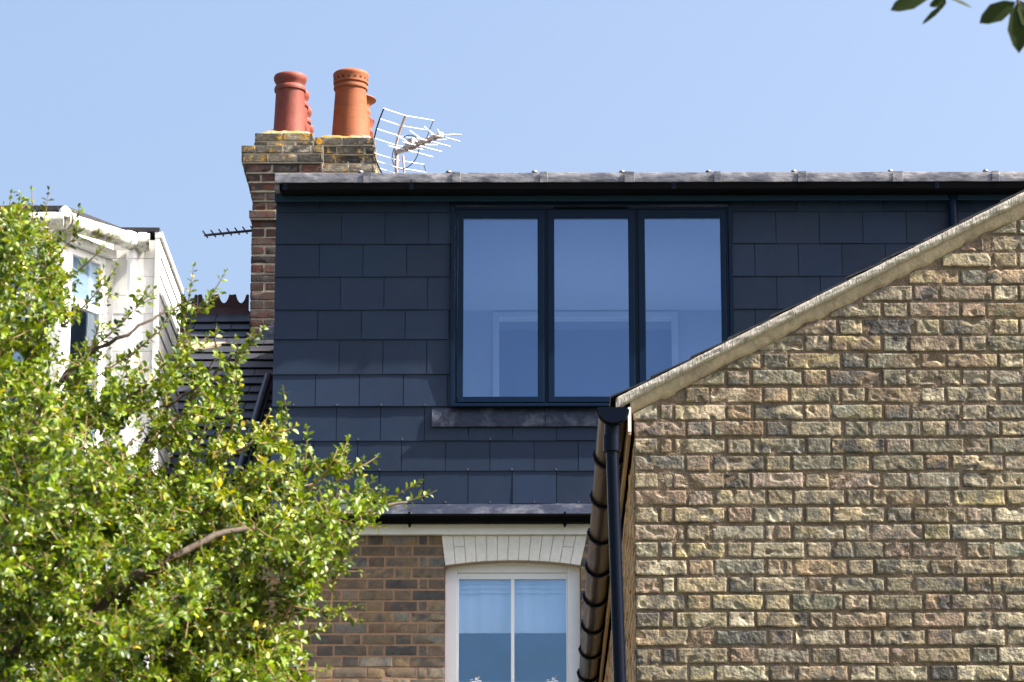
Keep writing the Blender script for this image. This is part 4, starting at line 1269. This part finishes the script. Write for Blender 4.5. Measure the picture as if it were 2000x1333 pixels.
# ================================================================== TREES
def leaves_mesh(name, P, A, Nr, Ls, Ws, Cs, m, parent, fold=0.35, curl=0.25):
    P, A, Nr, Ls, Ws, Cs = map(np.array, (P, A, Nr, Ls, Ws, Cs))
    A /= np.linalg.norm(A, axis=1)[:, None]
    Sd = np.cross(A, Nr); Sd /= (np.linalg.norm(Sd, axis=1)[:, None]+1e-9)
    Nn_ = np.cross(Sd, A)
    n = len(P)
    tpl = [(0, 0, 0), (0.22, 0.34, 0), (0.55, 0.5, 0), (0.85, 0.28, 0), (1, 0, 0), (0.85, -0.28, 0), (0.55, -0.5, 0), (0.22, -0.34, 0), (0.22, 0, 1), (0.55, 0, 1), (0.85, 0, 1)]
    V = np.zeros((n, len(tpl), 3))
    for k, (l, w, c) in enumerate(tpl):
        up = abs(w)*fold*Ws - curl*Ls*l*l
        V[:, k, :] = P + A*(Ls*l)[:, None] + Sd*(Ws*w)[:, None] + Nn_*up[:, None]
    fc = [(0, 8, 1), (8, 9, 2, 1), (9, 10, 3, 2), (10, 4, 3), (0, 7, 8), (8, 7, 6, 9), (9, 6, 5, 10), (10, 5, 4)]
    nk = len(tpl)
    faces = [tuple(i+b for i in f) for b in range(0, n*nk, nk) for f in fc]
    me = bpy.data.meshes.new(name)
    me.from_pydata(V.reshape(-1, 3).tolist(), [], faces)
    a = me.color_attributes.new('Col', 'FLOAT_COLOR', 'POINT')
    C4 = np.ones((n, nk, 4), dtype=np.float32); C4[:, :, :3] = Cs[:, None, :]
    a.data.foreach_set('color', C4.ravel())
    me.materials.append(m); me.shade_smooth()
    return link(name, me, parent)

def to_px(p):
    v = RM.transposed() @ (p-CAM)
    return 1000+F*v.x/-v.z, 666.5-F*v.y/-v.z

def bez(p0, p1, p2, n): return [p0.lerp(p1, t).lerp(p1.lerp(p2, t), t) for t in [k/n for k in range(n+1)]]

rt_ = random.Random(21)
def inside(poly, x, y):
    c = False
    for i in range(len(poly)):
        x0, y0 = poly[i]; x1, y1 = poly[i-1]
        if (y0 > y) != (y1 > y) and x < (x1-x0)*(y-y0)/(y1-y0)+x0: c = not c
    return c
tree = thing('tree', 'leafy small leaved green tree with yellow tinges in front of the white dormer', 'tree', (at(-260, 2000, 8.0).x, 8.0, 0))
TB = B(); TW = B()
def P3(t): return at(t[0], t[1], t[2])
limbs_px = [
    ([(-60, 1500, 7.6), (185, 1195, 7.42), (330, 1092, 7.45), (470, 1035, 7.6), (640, 1008, 7.95), (790, 985, 8.2)], 0.0125, 0.003),
    ([(-60, 1500, 8.1), (100, 1100, 8.3), (260, 900, 8.4), (390, 765, 8.5), (455, 690, 8.5)], 0.014, 0.003),
    ([(-80, 1400, 8.2), (40, 900, 8.4), (130, 730, 8.5), (250, 650, 8.5), (360, 590, 8.6)], 0.012, 0.002),
    ([(-90, 1300, 7.8), (-20, 800, 7.7), (5, 560, 7.7), (20, 420, 7.7)], 0.013, 0.002),
    ([(-40, 1460, 7.7), (250, 1250, 7.7), (450, 1180, 7.8), (600, 1160, 7.9)], 0.012, 0.002),
    ([(0, 1500, 7.6), (250, 1380, 7.6), (450, 1310, 7.6), (590, 1300, 7.7)], 0.012, 0.002),
    ([(100, 1100, 8.3), (300, 960, 8.3), (450, 885, 8.3), (540, 850, 8.3)], 0.009, 0.002),
    ([(330, 1092, 8.0), (420, 980, 8.0), (540, 930, 8.1), (650, 900, 8.1)], 0.008, 0.002),
    ([(-80, 1300, 8.0), (0, 1000, 8.0), (60, 720, 8.0), (95, 560, 8.0), (95, 430, 8.0)], 0.010, 0.002),
    ([(-80, 1500, 7.2), (60, 1200, 7.1), (170, 1000, 7.1), (260, 860, 7.2)], 0.012, 0.002),
    ([(-80, 1600, 7.0), (100, 1350, 6.9), (250, 1230, 6.9), (380, 1150, 7.0)], 0.012, 0.002),
    ([(-120, 1400, 7.0), (-20, 1100, 6.9), (40, 920, 6.9), (90, 760, 7.0)], 0.012, 0.002),
    ([(260, 900, 8.4), (330, 800, 8.4), (410, 730, 8.4), (425, 640, 8.4)], 0.006, 0.002),
    ([(130, 730, 8.5), (170, 800, 8.3), (260, 770, 8.2), (350, 720, 8.2)], 0.006, 0.002),
    ([(250, 1250, 7.7), (360, 1130, 7.6), (480, 1100, 7.6), (600, 1080, 7.7)], 0.007, 0.002),
]
limbs = []
for pts, r0, r1 in limbs_px:
    ctrl = [P3(p) for p in pts]
    path = []
    for i in range(len(ctrl)-1):
        p_1 = ctrl[max(i-1, 0)]; p0 = ctrl[i]; p1 = ctrl[i+1]; p2 = ctrl[min(i+2, len(ctrl)-1)]
        for k in range(6):
            t = k/6
            path.append(0.5*((2*p0)+(p1-p_1)*t+(2*p_1-5*p0+4*p1-p2)*t*t+(3*p0-p_1-3*p1+p2)*t**3))
    path.append(ctrl[-1])
    path = [p+Vector((rt_.uniform(-1, 1), rt_.uniform(-1, 1), rt_.uniform(-1, 1)))*0.006*(i > 0) for i, p in enumerate(path)]
    tube(TB, path, [lerp(r0, r1, i/(len(path)-1)) for i in range(len(path))], 9)
    limbs.append(path)
base = Vector((tree.location.x, 8.0, 0))
fork = at(-120, 1560, 7.8)
tube(TB, [base-Vector((0, 0, .1)), base.lerp(fork, .4)+Vector((0.05, 0, 0)), base.lerp(fork, .8), fork], [0.09, 0.075, 0.06, 0.05], 14)
for path in limbs[:6]+limbs[8:12]:
    tube(TB, bez(fork-Vector((0, 0, .15)), fork.lerp(path[0], .5)+Vector((0, 0, .05)), path[0], 6), [0.035, 0.032, 0.03, 0.027, 0.024, 0.021, 0.018], 9)
LP, LA, LN, LL, LW, LC = [], [], [], [], [], []
LIMB = [(185, 1195), (255, 1140), (330, 1092), (400, 1062), (470, 1035), (520, 1027)]
def near_limb(p):
    x, y = to_px(p)
    if not 180 < x < 515: return False
    for (x0, y0), (x1, y1) in zip(LIMB, LIMB[1:]):
        if x0 <= x <= x1: return abs(y-lerp(y0, y1, (x-x0)/(x1-x0))) < 16
    return False
def add_leaf(p, ax_, yellow=0.03, size=1.0):
    if p.y < 7.75 and near_limb(p) and rt_.random() < 0.78: return
    u = rt_.random()
    if u < yellow: c = (rt_.uniform(.36, .5), rt_.uniform(.38, .46), rt_.uniform(.01, .03))
    elif u < yellow+0.38: c = (0.185, 0.27, 0.006)
    elif u < 0.75: c = (0.115, 0.19, 0.006)
    else: c = (0.035, 0.085, 0.010)
    k = rt_.uniform(0.48, 0.94)
    up = Vector((rt_.gauss(0, .55)+0.2, rt_.gauss(0, .55)-0.25, 1.0+rt_.gauss(0, .45)))
    L0 = rt_.uniform(0.0145, 0.0255)*size
    LP.append(tuple(p)); LA.append(tuple(ax_.normalized())); LN.append(tuple(up.normalized()))
    LL.append(L0); LW.append(L0*rt_.uniform(0.5, 0.66)); LC.append(tuple(x*k for x in c))
def shoot(p0, p1, bend, dens=1.0, side=True, yellow=0.03, r0=0.0022, start=0.15):
    ln = (p1-p0).length
    if ln < 0.02: return
    n = max(4, int(ln/0.012))
    mid = p0.lerp(p1, 0.5)+bend
    path = bez(p0, mid, p1, n)
    st = max(1, n//7)
    tp = path[::st]
    if (tp[-1]-path[-1]).length > 1e-5: tp = tp+[path[-1]]
    if len(tp) > 1: tube(TW, tp, [lerp(r0, 0.0009, i/(len(tp)-1)) for i in range(len(tp))], 5)
    ph = rt_.uniform(0, 6.28)
    for i in range(int(n*start), n+1):
        if rt_.random() > dens: continue
        t = (path[min(i+1, n)]-path[max(i-1, 0)]).normalized()
        s = t.orthogonal().normalized(); q = t.cross(s)
        for h in ((0, 1) if rt_.random() < 0.7 else (0,)):
            a = ph+i*1.57+h*math.pi+rt_.uniform(-.4, .4)
            d = s*math.cos(a)+q*math.sin(a)
            add_leaf(path[i]+d*0.002, d*0.9+t*rt_.uniform(0.3, 0.9)+Vector((0, 0, 0.12)), yellow, lerp(1.0, 0.65, max(0, i/n-0.7)/0.3))
        if side and i > n*0.2 and rt_.random() < 0.17:
            a = rt_.uniform(0, 6.28); d = (s*math.cos(a)+q*math.sin(a)+t*0.8).normalized()+Vector((0.1, 0, 0.35))
            l = rt_.uniform(0.03, 0.085)
            shoot(path[i], path[i]+d.normalized()*l, Vector((0, 0, -0.006)), dens, False, yellow, 0.0013, 0.1)
    for _ in range(2): add_leaf(path[-1], (path[-1]-path[-2])+Vector((rt_.uniform(-1, 1), rt_.uniform(-1, 1), rt_.uniform(0, 1)))*0.004, yellow, 0.6)
outline = [(-90, 385), (25, 385), (60, 420), (105, 500), (150, 590), (240, 590), (320, 650), (390, 575), (430, 560), (440, 640), (480, 680), (470, 770), (545, 835), (600, 870),
           (690, 915), (800, 968), (735, 1005), (700, 1040), (640, 1080), (640, 1140), (600, 1190), (590, 1240), (560, 1290), (590, 1333), (600, 1430), (-90, 1430)]
flat = [(p, path) for path in limbs for p in path]
flat_px = [to_px(p) for p, _ in flat]
count = 0
tries = 0
while count < 1550 and tries < 90000:
    tries += 1
    x, y = rt_.uniform(-90, 830), rt_.uniform(380, 1430)
    if not inside(outline, x, y): continue
    if rt_.random() < (0.42 if x > 430 and y > 1050 else 0.0): continue
    s = y-(600+0.52*x)
    pr_ = min(1.0, max(0.20 if x > 290 else 0.05, 0.18+s/260))
    if x < 130 and y > 470: pr_ = max(pr_, 0.6)
    elif x < 70: pr_ = max(pr_, 0.6)
    if 120 < x < 330 and 470 < y < 720: pr_ = min(pr_, 0.09)
    if rt_.random() > pr_: continue
    cand = []
    for k, (qx, qy) in enumerate(flat_px):
        if qx < x+25 and qy > y-40:
            d = math.hypot(qx-x, qy-y)
            if 20 < d < 190: cand.append((d*rt_.uniform(.6, 1.4), k))
    if not cand: continue
    k = min(cand)[1]
    p0 = flat[k][0]
    dep = p0.y + rt_.gauss(0, 0.28)
    lx = lerp(1200, 1030, (x-180)/300)
    if 170 < x < 500 and lx-75 < y < lx+30:
        dep = max(dep, 7.75+abs(rt_.gauss(0, 0.2)))
        p0 = p0 if p0.y > 7.7 else at(x-30, y+60, dep)
    p1 = at(x, y, max(6.3, min(8.9, dep)))
    yel = 0.012
    if 380 < x < 560 and 820 < y < 1260 and rt_.random() < 0.22: yel = 0.35
    if x < 60 and rt_.random() < 0.08: yel = 0.25
    shoot(p0, p1, Vector((0.01, 0, -0.02))*rt_.uniform(0, 1.5), 0.9, True, yel)
    count += 1
# a deeper layer that closes the mass of the crown
fill = 0
while fill < 420:
    x, y = rt_.uniform(-90, 560), rt_.uniform(640, 1430)
    if y < 760+0.42*x or x > 330+0.45*(y-800) and y < 1050 or x > 500: continue
    dep = rt_.uniform(8.3, 9.1)
    shoot(at(x-rt_.uniform(20, 90), y+rt_.uniform(40, 150), dep), at(x, y, dep-0.05), Vector((0.01, 0, -0.02)), 0.95, True, 0.02)
    fill += 1
# long shoots that break the outline
for (a, b, dep) in (((355, 640), (378, 522), 8.6), ((375, 620), (440, 532), 8.6), ((410, 800), (492, 648), 8.5), ((445, 870), (462, 730), 8.4), ((440, 890), (470, 735), 8.4), ((500, 920), (562, 818), 8.2),
                    ((590, 930), (600, 838), 8.1), ((600, 960), (662, 880), 8.1), ((640, 950), (708, 900), 8.1), ((700, 1000), (846, 962), 8.3), ((680, 1005), (818, 942), 8.3), ((640, 1010), (745, 1030), 8.2),
                    ((60, 560), (95, 372), 8.0), ((60, 480), (62, 372), 8.0), ((0, 480), (22, 378), 7.7), ((20, 500), (45, 392), 7.7), ((600, 1080), (700, 1058), 7.7), ((590, 1130), (690, 1090), 7.8),
                    ((560, 1180), (640, 1190), 7.9), ((560, 1200), (702, 1182), 7.9), ((520, 1270), (640, 1215), 7.8), ((540, 1300), (640, 1308), 7.7), ((110, 560), (215, 470), 8.4), ((120, 640), (230, 520), 8.4),
                    ((170, 690), (300, 565), 8.5), ((150, 760), (320, 640), 8.4), ((240, 800), (330, 700), 8.3), ((130, 800), (215, 570), 8.3), ((30, 560), (160, 450), 8.0), ((250, 700), (345, 600), 8.5), ((300, 840), (270, 690), 8.3)):
    p0, p1 = at(a[0], a[1], dep), at(b[0], b[1], dep-0.02)
    pm_ = at(a[0]-55, a[1]+150, dep+0.05)
    shoot(pm_, p0, Vector((0.006, 0, -0.012)), 0.9, True, 0.02, 0.0042, 0.1)
    shoot(p0, p1, Vector((0.006, 0, -0.012)), 0.92, rt_.random() < 0.5, 0.02, 0.003, 0.02)
obj('trunk', TB, M['bark'], tree, smooth=60)
obj('twigs', TW, M['twig'], tree, smooth=60)
leaves_mesh('crown', LP, LA, LN, LL, LW, LC, M['leaf'], tree)
print('leaves', len(LP), 'twigs', count)

# dark twig hanging in at the upper right corner, from a tree standing off to the right
t2 = thing('tree', 'dark leaved tree of which a few leaf tips hang in at the upper right corner', 'tree', (at(3600, 2000, 5.0).x, 5.6, 0))
bm = B()
b0 = Vector((t2.location.x, 5.6, 0)); b1 = at(3560, -100, 5.5); b2 = at(2600, -420, 5.1); b3 = at(2010, -120, 5.0)
tube(bm, [b0-Vector((0, 0, .1))]+bez(b0, b0.lerp(b1, .5)+Vector((.06, 0, 0)), b1, 8)[1:]+[b1+Vector((-.03, 0, .35)), b1+Vector((.0, 0, .8))], [0.075]+[lerp(.07, .045, k/7) for k in range(8)]+[.035, .02], 12)
tube(bm, bez(b1-Vector((0, 0, .15)), b1+Vector((-.1, -.1, .55)), b2, 10), [lerp(.035, .018, k/10) for k in range(11)], 10)
tube(bm, bez(b2, b2.lerp(b3, .5)+Vector((0, 0, .05)), b3, 8), [lerp(.02, .006, k/8) for k in range(9)], 8)
tube(bm, bez(b3, at(1990, -60, 5.0), at(1988, 8, 5.0), 5), [0.005, 0.0045, 0.004, 0.0035, 0.003, 0.0025], 7)
tube(bm, bez(b3, at(1900, -90, 5.0), at(1845, -8, 4.98), 6), [0.005, 0.0045, 0.004, 0.0035, 0.003, 0.0025, 0.002], 7)
obj('trunk', bm, M['bark'], t2, smooth=60)
LP2, LA2, LN2, LL2, LW2, LC2 = [], [], [], [], [], []
def leaf2(a, b, wpx, nrm, dep=5.0, dd=0.0):
    p0, p1 = at(a[0], a[1], dep), at(b[0], b[1], dep+dd)
    LP2.append(tuple(p0)); LA2.append(tuple(p1-p0)); LN2.append(nrm); LL2.append((p1-p0).length); LW2.append(wpx/1270*1.45); LC2.append((0.016, 0.028, 0.004))
fwd = (0.0, -1.0, 0.15)
leaf2((1822, -16), (1739, 19), 27, fwd); leaf2((1846, 0), (1815, 12), 14, fwd); leaf2((1850, 4), (1800, 47), 9, (0.6, -0.4, .7)); leaf2((1852, -4), (1900, 14), 12, (0.2, -0.7, .7))
leaf2((1984, 4), (1913, 44), 30, fwd); leaf2((1986, 6), (1991, 103), 30, fwd); leaf2((1990, 0), (2030, 70), 28, fwd); leaf2((1842, -10), (1836, 16), 13, fwd)
r5 = random.Random(4)
for k in range(60):
    t = r5.random(); c0 = (lerp(1850, 2400, t)+r5.uniform(-30, 30), lerp(-110, -320, t)+r5.uniform(-80, 40))
    a = r5.uniform(0, 6.28)
    if c0[1]+math.sin(a)*90 > -12: continue
    leaf2(c0, (c0[0]+math.cos(a)*85, c0[1]+math.sin(a)*85), 28, (r5.uniform(-.5, .5), -1, r5.uniform(-.3, 1)), 5.0+r5.uniform(-.1, .1))
leaves_mesh('crown', LP2, LA2, LN2, LL2, LW2, LC2, M['leafdark'], t2, fold=0.15, curl=0.05)
